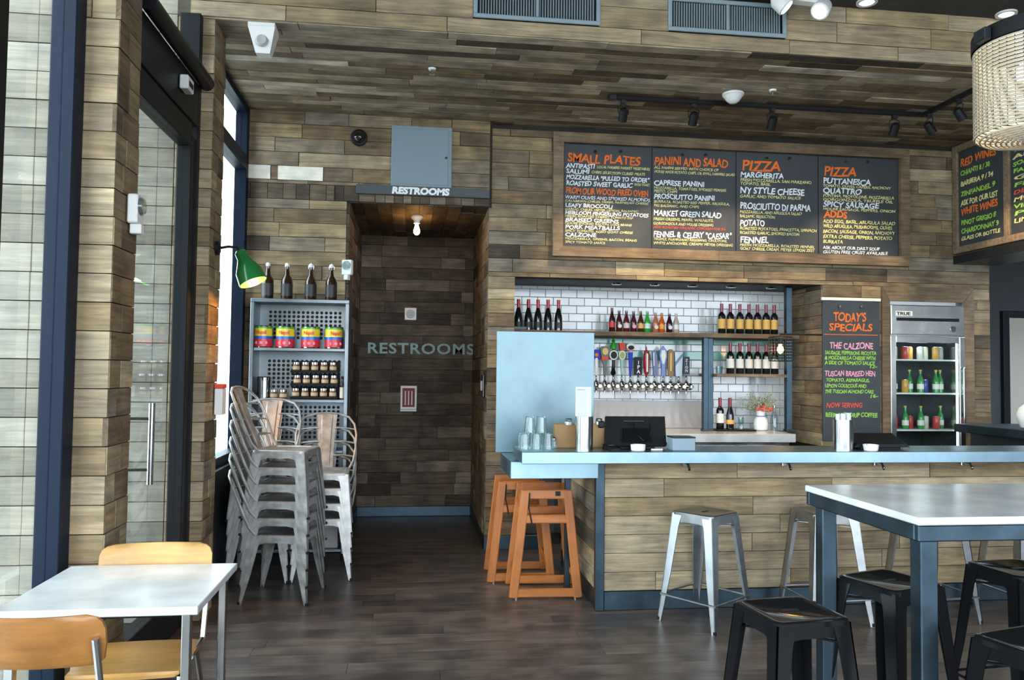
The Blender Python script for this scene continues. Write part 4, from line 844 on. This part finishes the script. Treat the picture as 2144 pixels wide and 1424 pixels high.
MB().bbox(0, -.06, 0, .05, .05, .17, .004).build('box_body', 'white', rb_); MB().bbox(-.002, -.062, .171, .052, .052, .20, .004).build('red_lid', 'chalk_red', rb_)

# ================================================================== FRIDGE
fr = thing('display_fridge', 'tall stainless fridge with glass door built into the plank wall', 'fridge', (FX0, YR, 0))
FWD, FH = FX1-FX0-.04, 2.24
def fb_(mb, name, m, **k): return mb.build(name, m, fr, loc=(.02, 0, 0), **k)
fb_(MB().box(0, -.03, 0, .03, .62, FH).box(FWD-.03, -.03, 0, FWD, .62, FH).box(.03, .58, 0, FWD-.03, .62, FH).box(.03, -.03, 0, FWD-.03, .58, .5).box(.03, -.03, FH-.30, FWD-.03, .58, FH), 'cabinet', 'fridge_steel')
fb_(MB().bbox(.005, -.055, FH-.285, FWD-.005, -.031, FH-.005, .006), 'top_grille', 'fridge_steel'); fb_(MB().box(.06, -.058, FH-.155, FWD-.06, -.0555, FH-.125), 'grille_slot', 'black')
fb_(MB().lathe([(.028, -.004), (.03, 0)], 16, (FWD-.12, -.056, FH-.225), axis='Y'), 'dial', 'chrome', smooth=True)
text(fr, 'TRUE', (.08, -.058, FH-.1), .028, 'chalk_black', .14, 'brand_lettering', bold=.05); fb_(MB().box(.05, -.0572, FH-.108, .22, -.0555, FH-.062), 'brand_plate', 'lab_cream')
dd = fb_(MB().bbox(0, -.055, .52, .055, -.031, FH-.3, .004).bbox(FWD-.055, -.055, .52, FWD, -.031, FH-.3, .004).bbox(.055, -.055, .52, FWD-.055, -.031, .58, .004).bbox(.055, -.055, FH-.36, FWD-.055, -.031, FH-.3, .004), 'door', 'fridge_steel')
MB().box(.055, -.046, .58, FWD-.055, -.041, FH-.36).build('pane', 'glass', dd); MB().bbox(FWD-.05, -.10, 1.1, FWD-.03, -.06, 1.65, .005).build('handle', 'chrome', dd)
for xx in (.034, FWD-.05): fb_(MB().box(xx, .0, .6, xx+.012, .012, FH-.36), 'light_tube', 'lit_strip')
for k, zz in enumerate((.70, 1.04, 1.39, 1.71)): fb_(MB().box(.032, .02, zz, FWD-.032, .56, zz+.014), 'shelf', 'white')
fb_(MB().box(.032, .572, .5, FWD-.032, .579, FH-.3), 'inner_back', 'plaster_dark')
lamp('fridge_light', (.4, .1, FH-.4), 1.0, (.85, .95, 1), .1, parent=fr)
fi = random.Random(9)
CANC = [((.55, .3, .05), 'amber can'), ((.45, .45, .42), 'silver can'), ((.5, .05, .04), 'red can'), ((.04, .25, .06), 'green bottle'), ((.05, .06, .3), 'blue can'), ((.7, .65, .5), 'cream can')]
SN = {1.04: 'third', 1.39: 'second', 1.71: 'top', .70: 'bottom'}
for zz, kinds in ((1.724, (0, 5, 2, 0, 1, 5, 0, 1)), (1.404, (3, 3, 0, 3, 3, 4, 3, 3)), (1.054, (1, 2, 3, 2, 3, 5, 2, 3)), (.714, (1, 4, 1, 5, 1, 4, 2, 1))):
    nm = SN[round(zz-.014, 2)]
    for k, q in enumerate(kinds):
        c, lab = CANC[q]; x = FX0+.115+k*.0805; y = YR+.12+.05*(k % 2); isb = 'bottle' in lab
        t = thing('drink_bottle' if isb else 'drink_can', NTH[k]+' drink from the left, a '+lab+', on the '+nm+' fridge shelf', 'bottle' if isb else 'can', (x, y, zz), group='drinks on the %s fridge shelf' % nm)
        if isb:
            MB().lathe([(.03, 0), (.031, .1), (.026, .13), (.012, .165), (.012, .21)], 14).build('glass_body', colour(c, .12), t, True); MB().lathe([(.014, .205), (.014, .222)], 12).build('cap', 'lab_yellow', t, True); MB().lathe(band(.0315, .035, .085), 14, cap=False).build('paper_label', 'lab_cream', t, True)
        else:
            MB().lathe([(.026, 0), (.032, .008), (.032, .112), (.026, .122)], 16).build('can_body', colour(c, .3), t, True); MB().lathe([(.026, .1221), (.026, .125), (.022, .1235), (0, .1235)], 16, cap=False).build('lid', 'chrome', t, True)
# fridge surround boards
ff = thing('fridge_surround', 'mitred plank frame around the display fridge', 'frame', (0, 0, 0))
def fbd(pts): MB().plate([(x, YR-.05, z) for x, z in pts], (0, 1, 0), .022).build('frame_board', 'frame_wood', ff)
fbd([(FX0-.06, FZ+.11), (FX0+.02, FZ-.03), (FX1-.03, FZ-.03), (FX1+.08, FZ+.11)]); fbd([(FX1-.028, FZ-.034), (FX1-.028, 0), (FX1+.08, 0), (FX1+.08, FZ+.105)]); fbd([(FX0-.06, FZ+.105), (FX0-.06, 0), (FX0+.018, 0), (FX0+.018, FZ-.034)])

# ================================================================== SHELF UNIT
su = thing('metal_shelf', 'grey galvanised shelf unit with perforated back beside the restroom doorway', 'shelf', (0, 0, 0))
SX0, SX1, SY0, SY1, ST = -1.305, -.515, 6.64, 6.92, 2.137
MB().bbox(SX0, SY0, ST-.03, SX1, SY1, ST, .003).build('top_panel', 'shelf_steel', su)
for xx in (SX0, SX1-.03): MB().bbox(xx, SY0, .06, xx+.03, SY1, ST-.03, .003).build('side_panel', 'shelf_steel', su)
SHZ = (1.735, 1.315, .90, .48, .10)
for zz in SHZ: MB().bbox(SX0+.03, SY0+.005, zz-.025, SX1-.03, SY1-.01, zz, .003).build('shelf_board', 'shelf_steel', su)
MB().box(SX0+.04, SY0+.04, 0, SX1-.04, SY1-.02, .06).build('plinth', 'black', su)
MB().box(SX0+.03, SY1-.012, .10, SX1-.03, SY1, ST-.03).build('back_panel', 'shelf_steel', su)
for zt, zb in ((2.045, 1.80), (1.63, 1.40), (1.24, .98), (.82, .56)):
    hl = MB(); nx = 16; nz = int((zt-zb)/.032)
    for i in range(nx):
        for j in range(nz):
            hl.lathe([(.0135, -.0016), (.0135, .0)], 8, (-1.19+i*.0385, SY1-.0121, zt-j*.036), axis='Y')
    tag(hl.build('perforations', 'black', su), kind='stuff')
# growlers
gb = bottle('beer_growler', 'brown swing top bottle on the metal shelf unit', 'bottle', [(.045, 0), (.048, .005), (.048, .15), (.042, .175), (.022, .205), (.017, .25), (.018, .275)], 'brown_glass', 'brown bottles on top of the shelf unit',
            [(.016, .275), (.019, .28), (.019, .298), (.01, .306)], band(.0485, .03, .13), cap_m='white_enamel', lab_m='lab_black',
            extra=lambda t: MB().tube([(-.019, 0, .262), (-.022, 0, .285), (0, 0, .31), (.022, 0, .285), (.019, 0, .262)], .002, 6).build('wire_bail', 'chrome', t, True))
row(gb, [-1.192, -1.038, -.844, -.676], 6.75, ST+.001)
# tomato cans
tc_ = thing('tomato_can', 'tomato can with yellow and red label on the shelf', 'can', group='tomato cans on the shelf unit')
MB().lathe([(.074, 0), (.077, .003), (.075, .008), (.075, .172), (.077, .177), (.074, .18), (.071, .174), (0, .174)], 28, cap=False).build('tin', 'chrome', tc_, True)
for nm, z0, z1, m in (('green_band', .158, .171, colour((.05, .4, .04), .35)), ('yellow_band', .095, .158, colour((.78, .62, .04), .35)), ('blue_band', .07, .095, colour((.02, .12, .5), .35)), ('red_band', .01, .07, colour((.62, .03, .05), .35))):
    MB().lathe(band(.0757, z0, z1), 28, cap=False).build(nm, m, tc_, True)
text(tc_, 'Napoli', (0, -.0775, .112), .03, 'chalk_red', .085, 'lettering', align='CENTER', bold=.04)
for k in (-1, 0, 1): MB().lathe([(.013, -.003), (.013, .003)], 12, (.036*k, -.0757*math.cos(.5*k)+.002, .04), axis='Y').build('tomato_print', colour((.8, .25, .3), .4), tc_, True)
index_kids(tc_)
row(tc_, [-1.221, -1.041, -.835, -.644], 6.75, 1.736)
# jars on trays
jr = thing('preserve_jar', 'small glass preserve jar with silver lid on the stacked black trays', 'jar', group='small jars on black trays')
MB().lathe([(.026, 0), (.03, .005), (.03, .05), (.025, .06)], 14).build('jar_body', colour((.16, .07, .035), .15), jr, True); MB().lathe([(.0285, .058), (.0285, .075), (.026, .077)], 14).build('lid', 'chrome', jr, True)
MB().lathe(band(.0304, .015, .042), 14, cap=False).build('paper_label', colour((.45, .36, .22), .6), jr, True)
index_kids(jr); first = True
for lv in range(3):
    zt = 1.316+lv*.108
    t = thing('jar_tray', ('lowest', 'middle', 'topmost')[lv]+' black tray of small jars on the shelf unit', 'tray', (0, 0, 0))
    MB().bbox(-.985, 6.69, zt, -.60, 6.87, zt+.012, .003).build('base', 'black', t)
    MB().bbox(-.985, 6.685, zt+.012, -.60, 6.69, zt+.022, .002).bbox(-.985, 6.87, zt+.012, -.60, 6.875, zt+.1, .002).build('rim', 'black', t)
    for k in range(5):
        x = -.945+k*.075+(.01 if lv == 1 else 0)
        o = jr if first else copy_tree(jr, None, (x, 6.735, zt+.0125), k)
        if first: jr.location = (x, 6.735, zt+.0125); first = False
        o['label'] = NTH[k]+' small silver lidded jar from the left on the '+('lowest', 'middle', 'topmost')[lv]+' black tray'
for x, w in ((-1.12, 'left'), (-1.045, 'right')): copy_tree(jr, None, (x, 6.73, 1.316), 0, w+' of two small jars on the shelf between the canister and the trays', 'small jars beside the canister')
lathe_thing('steel_canister', 'shiny steel canister at the left of the middle shelf', 'canister', (-1.205, 6.76, 1.316), [('body', [(.05, 0), (.052, .15)], 'stainless'), ('lid', [(.055, .15), (.056, .175), (.05, .182)], 'chrome')], n=24)
lathe_thing('oil_bottle', 'slim pale labelled bottle at the right end of the middle shelf', 'bottle', (-.568, 6.74, 1.316), [('glass_body', [(.02, 0), (.021, .11), (.009, .14), (.009, .17)], 'brown_glass'), ('paper_label', [(.0215, .01), (.0215, .1)], 'lab_cream'), ('cap', [(.011, .17), (.011, .19)], 'black')], n=16)
for k, (x, z_) in enumerate(((-.75, .901), (-.70, .901))): lathe_thing('stacked_bowls', ('white bowls on the shelf behind the stacked chairs', 'steel cup on the shelf behind the stacked chairs')[k], 'bowl', (x-k*.2, 6.76, z_), [('bowl', [(.03, 0), (.065, .05), (.062, .05), (.03, .006), (0, .006)], ('white_enamel', 'stainless')[k]), ('inner_bowl', [(.03, .02), (.065, .07), (.062, .07), (.03, .026), (0, .026)], ('white_enamel', 'stainless')[k])])
sb = thing('storage_box', 'pale cardboard box on the lowest shelf behind the stacked chairs', 'box', (-.66, 6.78, .101)); MB().bbox(-.085, -.1, 0, .085, .1, .16, .004).build('carton', 'splash', sb); MB().bbox(-.088, -.103, .16, .088, .103, .185, .004).build('lid', 'paper', sb)

# ================================================================== SEATING
def leg_L(c, f, wt, wb, sx, sy, th=.006, mid=.55, wm=None):
    """folded sheet leg: L section, wide at the seat corner c, narrow at the foot f"""
    mb = MB(); c, f = Vector(c), Vector(f)
    prof = [(0, wt), (.12, wt*.82), (mid, wm or (wt*.45+wb*.55)), (1, wb)]
    for ax in (0, 1):
        d = Vector((-sx, 0, 0)) if ax == 0 else Vector((0, -sy, 0)); inn = Vector((0, -sy, 0)) if ax == 0 else Vector((-sx, 0, 0))
        vs = []
        for t, w in prof:
            p = c.lerp(f, t); vs += [p, p+d*w, p+d*w+inn*th, p+inn*th]
        fs = []
        for k in range(len(prof)-1):
            for q in range(4): r = (q+1) % 4; fs.append((k*4+q, k*4+r, k*4+4+r, k*4+4+q))
        fs += [(0, 1, 2, 3), (len(vs)-4, len(vs)-3, len(vs)-2, len(vs)-1)]
        mb.add(vs, fs)
    return mb
def skirt(p0, p1, h, arch, inn, th=.005, n=10, edge=.3):
    """apron between two seat corners with an arched lower edge"""
    p0, p1, inn = Vector(p0), Vector(p1), Vector(inn)*th; vs, fs = [], []
    for k in range(n+1):
        t = k/n; p = p0.lerp(p1, t); q = abs(2*t-1)
        zb = h+arch*max(0, (q-.35)/.65)**2.2
        vs += [p, p-Vector((0, 0, zb)), p-Vector((0, 0, zb))+inn, p+inn]
    for k in range(n):
        for q in range(4): r = (q+1) % 4; fs.append((k*4+q, k*4+r, k*4+4+r, k*4+4+q))
    fs += [(0, 1, 2, 3), (n*4, n*4+1, n*4+2, n*4+3)]
    return MB().add(vs, fs)
def rrect(hw, hd, r, n=5):
    out = []
    for cx, cy, a0 in ((hw-r, hd-r, 0), (-hw+r, hd-r, PI/2), (-hw+r, -hd+r, PI), (hw-r, -hd+r, 1.5*PI)):
        for k in range(n+1): a = a0+PI/2*k/n; out.append((cx+r*math.cos(a), cy+r*math.sin(a)))
    return out
def seat_plate(hw, hd, z, r, lip=.006, inset=.03):
    mb = MB(); rings = [(hw, hd, z-.022, r), (hw, hd, z-.004, r), (hw-.005, hd-.005, z, r), (hw-inset, hd-inset, z, r*.8), (hw-inset-.006, hd-inset-.006, z-lip, r*.8)]
    n = None
    for a, b, zz, rr in rings:
        pts = rrect(a, b, max(rr, .008)); n = len(pts); mb.v += [(x, y, zz) for x, y in pts]
    for k in range(len(rings)-1):
        for i in range(n): j = (i+1) % n; mb.f.append((k*n+i, k*n+j, (k+1)*n+j, (k+1)*n+i))
    mb.f.append(tuple((len(rings)-1)*n+i for i in range(n)))
    return mb
def cafe_chair(label, group):
    """sheet steel cafe chair, front towards -y"""
    t = thing('cafe_chair', label, 'chair', group=group); m = 'galv_chair'
    seat_plate(.19, .185, .45, .045).build('seat', m, t, True)
    cs = {}
    for sx in (-1, 1):
        for sy in (-1, 1):
            c = (sx*.186, sy*.181, .438); f = (sx*.222, sy*.225 if sy < 0 else .235, 0)
            leg_L(c, f, .085, .02, sx, sy, wm=.05).build('leg', m, t)
            MB().bbox(f[0]-.012 if sx > 0 else f[0]-.008, f[1]-.012 if sy > 0 else f[1]-.008, 0, f[0]+.008 if sx > 0 else f[0]+.012, f[1]+.008 if sy > 0 else f[1]+.012, .016, .003).build('rubber_foot', 'black', t)
    for p0, p1, inn in (((-.186, -.181, .438), (.186, -.181, .438), (0, 1, 0)), ((-.186, .181, .438), (.186, .181, .438), (0, -1, 0)), ((-.186, -.181, .438), (-.186, .181, .438), (1, 0, 0)), ((.186, -.181, .438), (.186, .181, .438), (-1, 0, 0))):
        skirt(p0, p1, .04, .075, inn).build('apron', m, t)
    half = [(.182, .135, .44), (.215, .165, .50), (.232, .195, .60), (.236, .225, .70), (.22, .255, .78), (.175, .285, .835), (.09, .305, .862)]
    LEAN = lambda y: .135+(y-.135)*1.32
    half = [(x, LEAN(y), z) for x, y, z in half]
    loop = half+[(0, LEAN(.312), .868)]+[(-x, y, z) for x, y, z in half[::-1]]
    MB().tube(loop, .0095, 8).build('back_loop', m, t, True)
    sp = MB(); rows_ = [(.44, .172, .058), (.50, .195, .056), (.65, .245, .062), (.80, .29, .075), (.862, .306, .082)]
    vs, fs = [], []
    cols = (-1, -.62, -.5, 0, .5, .62, 1)
    for ri, (z, y, w) in enumerate(rows_):
        for ci, q in enumerate(cols): vs.append((q*w, LEAN(y)-(.007 if abs(q) <= .5 and 0 < ri < 4 else 0), z))
    nc = len(cols)
    for a in range(len(rows_)-1):
        for b in range(nc-1): fs.append((a*nc+b, a*nc+b+1, (a+1)*nc+b+1, (a+1)*nc+b))
    k = len(vs); vs += [(x, y+.005, z) for x, y, z in vs]; fs += [tuple(i+k for i in f[::-1]) for f in fs]
    sp.add(vs, fs).build('back_splat', m, t)
    for sx in (-1, 1):
        for z, y, xo, yo in ((.53, .205, .222, .175), (.635, .24, .233, .205), (.74, .272, .229, .24)):
            y, yo = LEAN(y), LEAN(yo); MB().tube([(sx*.055, y, z+.012), (sx*.13, y-.002, z+.012), (sx*.19, (y+yo)/2-.002, z+.006), (sx*xo, yo, z)], .0055, 6).build('back_rung', m, t, True)
    index_kids(t); return t
def stool(label, group, m, cat='stool'):
    t = thing('bar_stool', label, cat, group=group); hw = .152; Z = .69
    s = seat_plate(hw, hw, Z, .035, .004, .022).build('seat', m, t, True)
    MB().plate([(x, y, Z-.0038) for x, y in rrect(.035, .011, .0105)], (0, 0, 1), .0012).build('grip_slot', 'black', t)
    for sx in (-1, 1):
        for sy in (-1, 1):
            leg_L((sx*(hw-.004), sy*(hw-.004), Z-.012), (sx*.212, sy*.212, .0), .075, .026, sx, sy, wm=.052).build('leg', m, t)
            MB().bbox(min(sx*.214, sx*.196), min(sy*.214, sy*.196), 0, max(sx*.214, sx*.196), max(sy*.214, sy*.196), .022, .003).build('rubber_foot', 'black', t)
    c = hw-.004
    for p0, p1, inn in (((-c, -c, Z-.012), (c, -c, Z-.012), (0, 1, 0)), ((-c, c, Z-.012), (c, c, Z-.012), (0, -1, 0)), ((-c, -c, Z-.012), (-c, c, Z-.012), (1, 0, 0)), ((c, -c, Z-.012), (c, c, Z-.012), (-1, 0, 0))):
        skirt(p0, p1, .05, .05, inn).build('apron', m, t)
    q = .197
    for a, b in (((-q, -q), (q, -q)), ((q, -q), (q, q)), ((q, q), (-q, q)), ((-q, q), (-q, -q))):
        MB().tube([(a[0], a[1], .165), (b[0], b[1], .165)], .007, 6).build('stretcher', m, t, True)
    for a, b in (((-.15, -.15), (.15, .15)), ((-.15, .15), (.15, -.15))): MB().tube([(a[0], a[1], .60), (b[0], b[1], .60)], .005, 6).build('cross_brace', m, t, True)
    index_kids(t); return t
ORD = ['bottom', 'second from the bottom', 'third from the bottom', 'third from the top', 'second from the top', 'topmost']
c0 = cafe_chair('x', 'g')
def stack(n, x, y, rz, where, group, dz, first=None, shift=(0, 0)):
    names = {6: ORD, 5: ['bottom', 'second lowest', 'middle', 'second highest', 'topmost'], 4: ['bottom', 'second lowest', 'second highest', 'topmost']}[n]
    for k in range(n):
        lab = names[k]+' steel cafe chair of '+where
        loc = (x+shift[0]*k, y+shift[1]*k, .001+k*dz)
        if first is not None and k == 0: first.location = loc; first.rotation_euler = (0, 0, rz); first['label'] = lab; first['group'] = group
        else: copy_tree(c0, None, loc, rz, lab, group)
stack(6, -.845, 5.67, PI/2-.16, 'the front stack of six by the window', 'front stack of cafe chairs', .113, first=c0)
stack(5, -1.095, 6.22, .02, 'the stack hidden behind the front stack', 'rear left stack of cafe chairs', .113)
stack(4, -.65, 6.25, .06, 'the stack of four beside the restroom doorway', 'right stack of cafe chairs', .113)
s0 = stool('pale steel bar stool at the left end of the bar front', 'steel stools along the bar', 'stool_steel'); s0.location = (1.87, 4.88, .001); s0.rotation_euler = (0, 0, .62)
for x, y, rz, lb in ((2.66, 4.86, .05, 'second pale steel bar stool from the left along the bar'), (3.38, 4.84, .1, 'third pale steel bar stool from the left, behind the high table'), (4.05, 4.84, .05, 'fourth pale steel bar stool, behind the high table leg'), (4.62, 4.8, .1, 'pale steel bar stool furthest right along the bar')):
    copy_tree(s0, None, (x, y, .001), rz, lb, 'steel stools along the bar')
k0 = stool('glossy black stool nearest the viewer at the corner of the high table', 'black stools at the high table', 'black_gloss'); k0.location = (1.415, 2.83, .001); k0.rotation_euler = (0, 0, .12)
for x, y, rz, lb in ((2.05, 3.2, .32, 'glossy black stool under the far side of the high table'), (2.08, 2.40, .25, 'glossy black stool in the lower right corner of the view'), (2.78, 3.35, .1, 'glossy black stool beyond the high table at the right edge')):
    copy_tree(k0, None, (x, y, .001), rz, lb, 'black stools at the high table')
# high table
ht = thing('high_table', 'high marble topped table on blue steel legs at the right', 'table', (1.758, 2.575, 0))
TWd, TD, TZ = 1.55, .80, 1.07
MB().bbox(0, 0, TZ-.028, TWd, TD, TZ, .004).build('marble_top', 'marble', ht)
MB().bbox(.004, .004, TZ-.085, TWd-.004, .03, TZ-.028).bbox(.004, TD-.03, TZ-.085, TWd-.004, TD-.004, TZ-.028).bbox(.004, .03, TZ-.085, .03, TD-.03, TZ-.028).bbox(TWd-.03, .03, TZ-.085, TWd-.004, TD-.03, TZ-.028).build('apron_frame', 'steel_blue', ht)
for x in (.03, TWd-.1):
    for y in (.03, TD-.1): MB().bbox(x, y, .0, x+.065, y+.065, TZ-.085, .004).build('leg', 'steel_blue', ht); MB().bbox(x-.012, y-.012, 0, x+.077, y+.077, .008, .002).build('foot_plate', 'dark_metal', ht)
# low table at the left
lt = thing('low_table', 'low marble topped cafe table by the storefront glass', 'table', (-1.362, 2.84, 0))
MB().bbox(0, 0, .722, .655, .62, .75, .003).build('marble_top', 'marble', lt)
MB().bbox(.1, .09, .69, .555, .12, .722).bbox(.1, .5, .69, .555, .53, .722).build('apron_rail', 'black', lt)
for x in (.03, .595):
    for y in (.03, .56): MB().bbox(x, y, .0, x+.03, y+.03, .722, .003).build('leg', 'stainless', lt)
def ply_chair(label, loc, rz, wm='ply'):
    """plywood chair on a chrome tube frame, front towards -y"""
    t = thing('plywood_chair', label, 'chair', loc, rz, 'plywood chairs at the low table')
    def shell(rows_, name, th):
        n = 11; vs, fs = [], []
        for y, z, w, cv in rows_:
            for k in range(n):
                q = -1+2*k/(n-1); vs.append((q*w, y-cv*q*q, z))
        R = len(rows_)
        for a in range(R-1):
            for b in range(n-1): fs.append((a*n+b, a*n+b+1, (a+1)*n+b+1, (a+1)*n+b))
        k = len(vs); mb = MB(); nv = [(x, y+(th if name == 'backrest' else 0), z-(0 if name == 'backrest' else th)) for x, y, z in vs]
        edge = [i for i in range(n)]+[r*n+n-1 for r in range(1, R)]+[(R-1)*n+i for i in range(n-2, -1, -1)]+[r*n for r in range(R-2, 0, -1)]
        sides = [(edge[i], edge[(i+1) % len(edge)], edge[(i+1) % len(edge)]+k, edge[i]+k) for i in range(len(edge))]
        mb.add(vs+nv, fs+[tuple(i+k for i in f[::-1]) for f in fs]+sides); return mb.build(name, wm, t, True)
    shell([(-.21, .44, .18, -.01), (-.2, .45, .195, 0), (-.1, .448, .2, 0), (.1, .435, .195, 0), (.19, .44, .18, .01)], 'seat', .012)
    shell([(.222, .672, .18, .03), (.223, .677, .198, .031), (.225, .69, .214, .032), (.235, .74, .222, .034), (.242, .785, .221, .034), (.246, .808, .212, .033), (.248, .82, .196, .032), (.249, .827, .165, .03)], 'backrest', .011)
    for s in (-1, 1):
        MB().tube([(s*.19, -.2, 0.011), (s*.19, -.17, .42), (s*.19, -.1, .43), (s*.19, .1, .425), (s*.2, .17, .45), (s*.205, .205, .62), (s*.2, .235, .76)], .011, 8).build('side_tube', 'chrome', t, True)
        MB().tube([(s*.19, .1, .42), (s*.2, .2, .2), (s*.205, .235, .011)], .011, 8).build('rear_leg', 'chrome', t, True)
    return t
ply_chair('honey plywood chair on the far side of the low table', (-1.03, 3.275, 0), .04)
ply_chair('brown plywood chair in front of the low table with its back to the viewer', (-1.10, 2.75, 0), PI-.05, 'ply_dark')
dk = thing('dark_chair', 'dark chair back at the lower left corner of the view', 'chair', (-1.22, 2.12, 0), PI-.3)
MB().bbox(-.2, .17, .62, .2, .195, .82, .01).build('backrest', 'black', dk); MB().bbox(-.2, -.2, .43, .2, .19, .455, .008).build('seat', 'black', dk)
for s in (-1, 1):
    MB().tube([(s*.18, .19, .8), (s*.18, .18, .44), (s*.19, .22, 0.011)], .011, 8).build('rear_leg', 'dark_metal', dk, True); MB().tube([(s*.18, -.17, .44), (s*.19, -.2, 0.011)], .011, 8).build('front_leg', 'dark_metal', dk, True)

# wooden high chairs
def high_chair(label, loc, rz):
    t = thing('high_chair', label, 'high chair', loc, rz, 'wooden high chairs by the bar'); H = .74; m = 'hc_wood'
    D = .36
    def member(p0, p1, w, y, name, th=.022):
        """board in a plane y=const from p0 to p1 (x,z), its grain along it"""
        a, b = Vector((p0[0], 0, p0[1])), Vector((p1[0], 0, p1[1])); d = (b-a); L = d.length; d.normalize()
        n = Vector((-d.z, 0, d.x)); mtx = frame3(Vector(((p0[0]+p1[0])/2, y, (p0[1]+p1[1])/2)), d, n, d.cross(n))
        return MB().bbox(-L/2, -w/2, -th/2, L/2, w/2, th/2, .006).build(name, m, t, mtx=mtx)
    for y in (-D/2, D/2):
        for s in (-1, 1): member((s*.225, .0), (s*.145, H), .062, y, 'leg')
        member((-.145, H-.03), (.145, H-.03), .066, y+(.003 if y < 0 else -.003), 'top_rail')
        member((-.17, H-.2), (.17, H-.2), .06, y+(.003 if y < 0 else -.003), 'arm_rail')
        member((-.215, .035), (.215, .035), .06, y+(.003 if y < 0 else -.003), 'foot_rail')
    for s in (-1, 1):
        MB().bbox(s*.19-.011, -D/2+.012, .14, s*.19+.011, D/2-.012, .18, .005).build('side_brace', m, t)
        MB().bbox(s*.155-.011, -D/2+.012, H-.12, s*.155+.011, D/2-.012, H-.07, .005).build('side_arm', m, t)
    MB().bbox(-.14, -.13, .5, .14, .15, .515, .005).build('seat', m, t)
    MB().tube([(-.12, -D/2-.014, H-.02), (-.125, -D/2-.016, H-.12), (-.10, -D/2-.016, H-.24)], .005, 6).build('safety_strap', 'black', t, True)
    for s in (-1, 1): MB().lathe([(.012, 0), (.012, .006)], 10, (s*.205, -D/2+.0, -.004)).build('glide', 'chrome', t, True)
    MB().bbox(.06, -D/2-.014, H-.04, .095, -D/2-.0085, H-.008, .002).build('sticker', 'chalk_black', t)
    return t
high_chair('orange varnished wooden high chair in front of the lower zinc shelf', (.955, 5.63, .005), -.05)
h2_ = high_chair('second wooden high chair tucked behind the front one', (.84, 6.06, .005), -.03)

# pendant
pc = Vector((3.05, 3.5, 0)); pdn = thing('beaded_pendant', 'large drum pendant of pale beaded rings with a black top rim', 'pendant lamp', tuple(Vector((pc.x, pc.y, 2.76))))
PR, PHt = .275, .44
N_ = 24
rg = MB()
for k in range(N_): rg.tube([(PR*math.cos(a*PI/24), PR*math.sin(a*PI/24), .01+k*PHt/N_) for a in range(48)], .0072, 5, closed=True)
tag(rg.build('beaded_rings', 'bead', pdn, True), kind='stuff')
vw = MB()
for k in range(48):
    a = k*PI/24; vw.tube([(PR*math.cos(a), PR*math.sin(a), 0), (PR*math.cos(a), PR*math.sin(a), PHt)], .003, 4)
tag(vw.build('vertical_wires', 'dark_metal', pdn), kind='stuff')
MB().lathe([(PR+.012, PHt), (PR+.012, PHt+.075), (.0, PHt+.09), (.0, PHt+.08), (PR-.005, PHt+.068), (PR-.005, PHt)], 48, cap=False).build('top_rim', 'black', pdn, True)
bn = MB()
for k in range(1, 12): r = PR*k/12; bn.tube([(r*math.cos(a*PI/20), r*math.sin(a*PI/20), -.035*(1-(k/12)**2)) for a in range(40)], .0065, 5, closed=True)
for k in range(24):
    a = k*PI/12; bn.tube([(.0, 0, -.035), (PR*.5*math.cos(a), PR*.5*math.sin(a), -.027), (PR*math.cos(a), PR*math.sin(a), .003)], .003, 4)
tag(bn.build('bottom_net', 'bead', pdn, True), kind='stuff')
MB().bbox(-PR-.05, -.05, PHt+.0, -PR-.012, .03, PHt+.06, .004).build('rim_bracket', 'dark_metal', pdn)
for x, y, z in ((-.09, -.08, .33), (-.06, -.1, .12), (.1, 0, .3), (.08, .08, .14), (.0, .09, .34)):
    MB().lathe([(0, -.05), (.03, -.035), (.036, 0), (.02, .04), (.015, .06)], 12, (x, y, z), cap=False).build('bulb', 'bulb_white', pdn, True)
    MB().tube([(x, y, z+.055), (x, y, PHt+.07)], .004, 5).build('bulb_stem', 'dark_metal', pdn)
MB().tube([(0, 0, PHt+.085), (0, 0, ZU-2.76)], .012, 8).build('hanging_rod', 'black', pdn, True)
MB().lathe([(.07, ZU-2.785), (.07, ZU-2.761)], 20).build('ceiling_rose', 'black', pdn, True)
lamp('pendant_light', (0, 0, .24), 4, (1, .82, .58), .06, parent=pdn)

# ------------------------------------------------------------------ fit lettering widths
bpy.context.view_layer.update()
dg = bpy.context.evaluated_depsgraph_get()
wid = {o.data.name: w for o, w in TEXTS}; done = {}
wob = random.Random(12)
for o in [o for o in COL.objects if o.type == 'FONT']:
    w = wid[o.data.name]; nm = o.name; base = nm.split('.')[0]
    if o.data.name not in done:
        sx = w/o.dimensions.x if (w and o.dimensions.x > 1e-5) else 1
        me = bpy.data.meshes.new_from_object(o.evaluated_get(dg)); h = o.data.size*.7; ph = wob.uniform(0, 6)
        for v in me.vertices:
            x, y = v.co.x*sx, v.co.y
            if base == 'chalk_line':       # uneven hand lettering
                y += h*.07*math.sin(x/h*1.3+ph)+h*.05*math.sin(x/h*3.7+ph*2); x += h*.06*math.sin(y/h*2.2+x/h*2.9+ph)
            v.co.x, v.co.y = x, y
        done[o.data.name] = me
    me = done[o.data.name]
    n_ = bpy.data.objects.new('x', me); COL.objects.link(n_); n_.parent = o.parent
    n_.location = o.location; n_.rotation_euler = o.rotation_euler
    o.name = 'old_text'; n_.name = nm
    bpy.data.objects.remove(o)
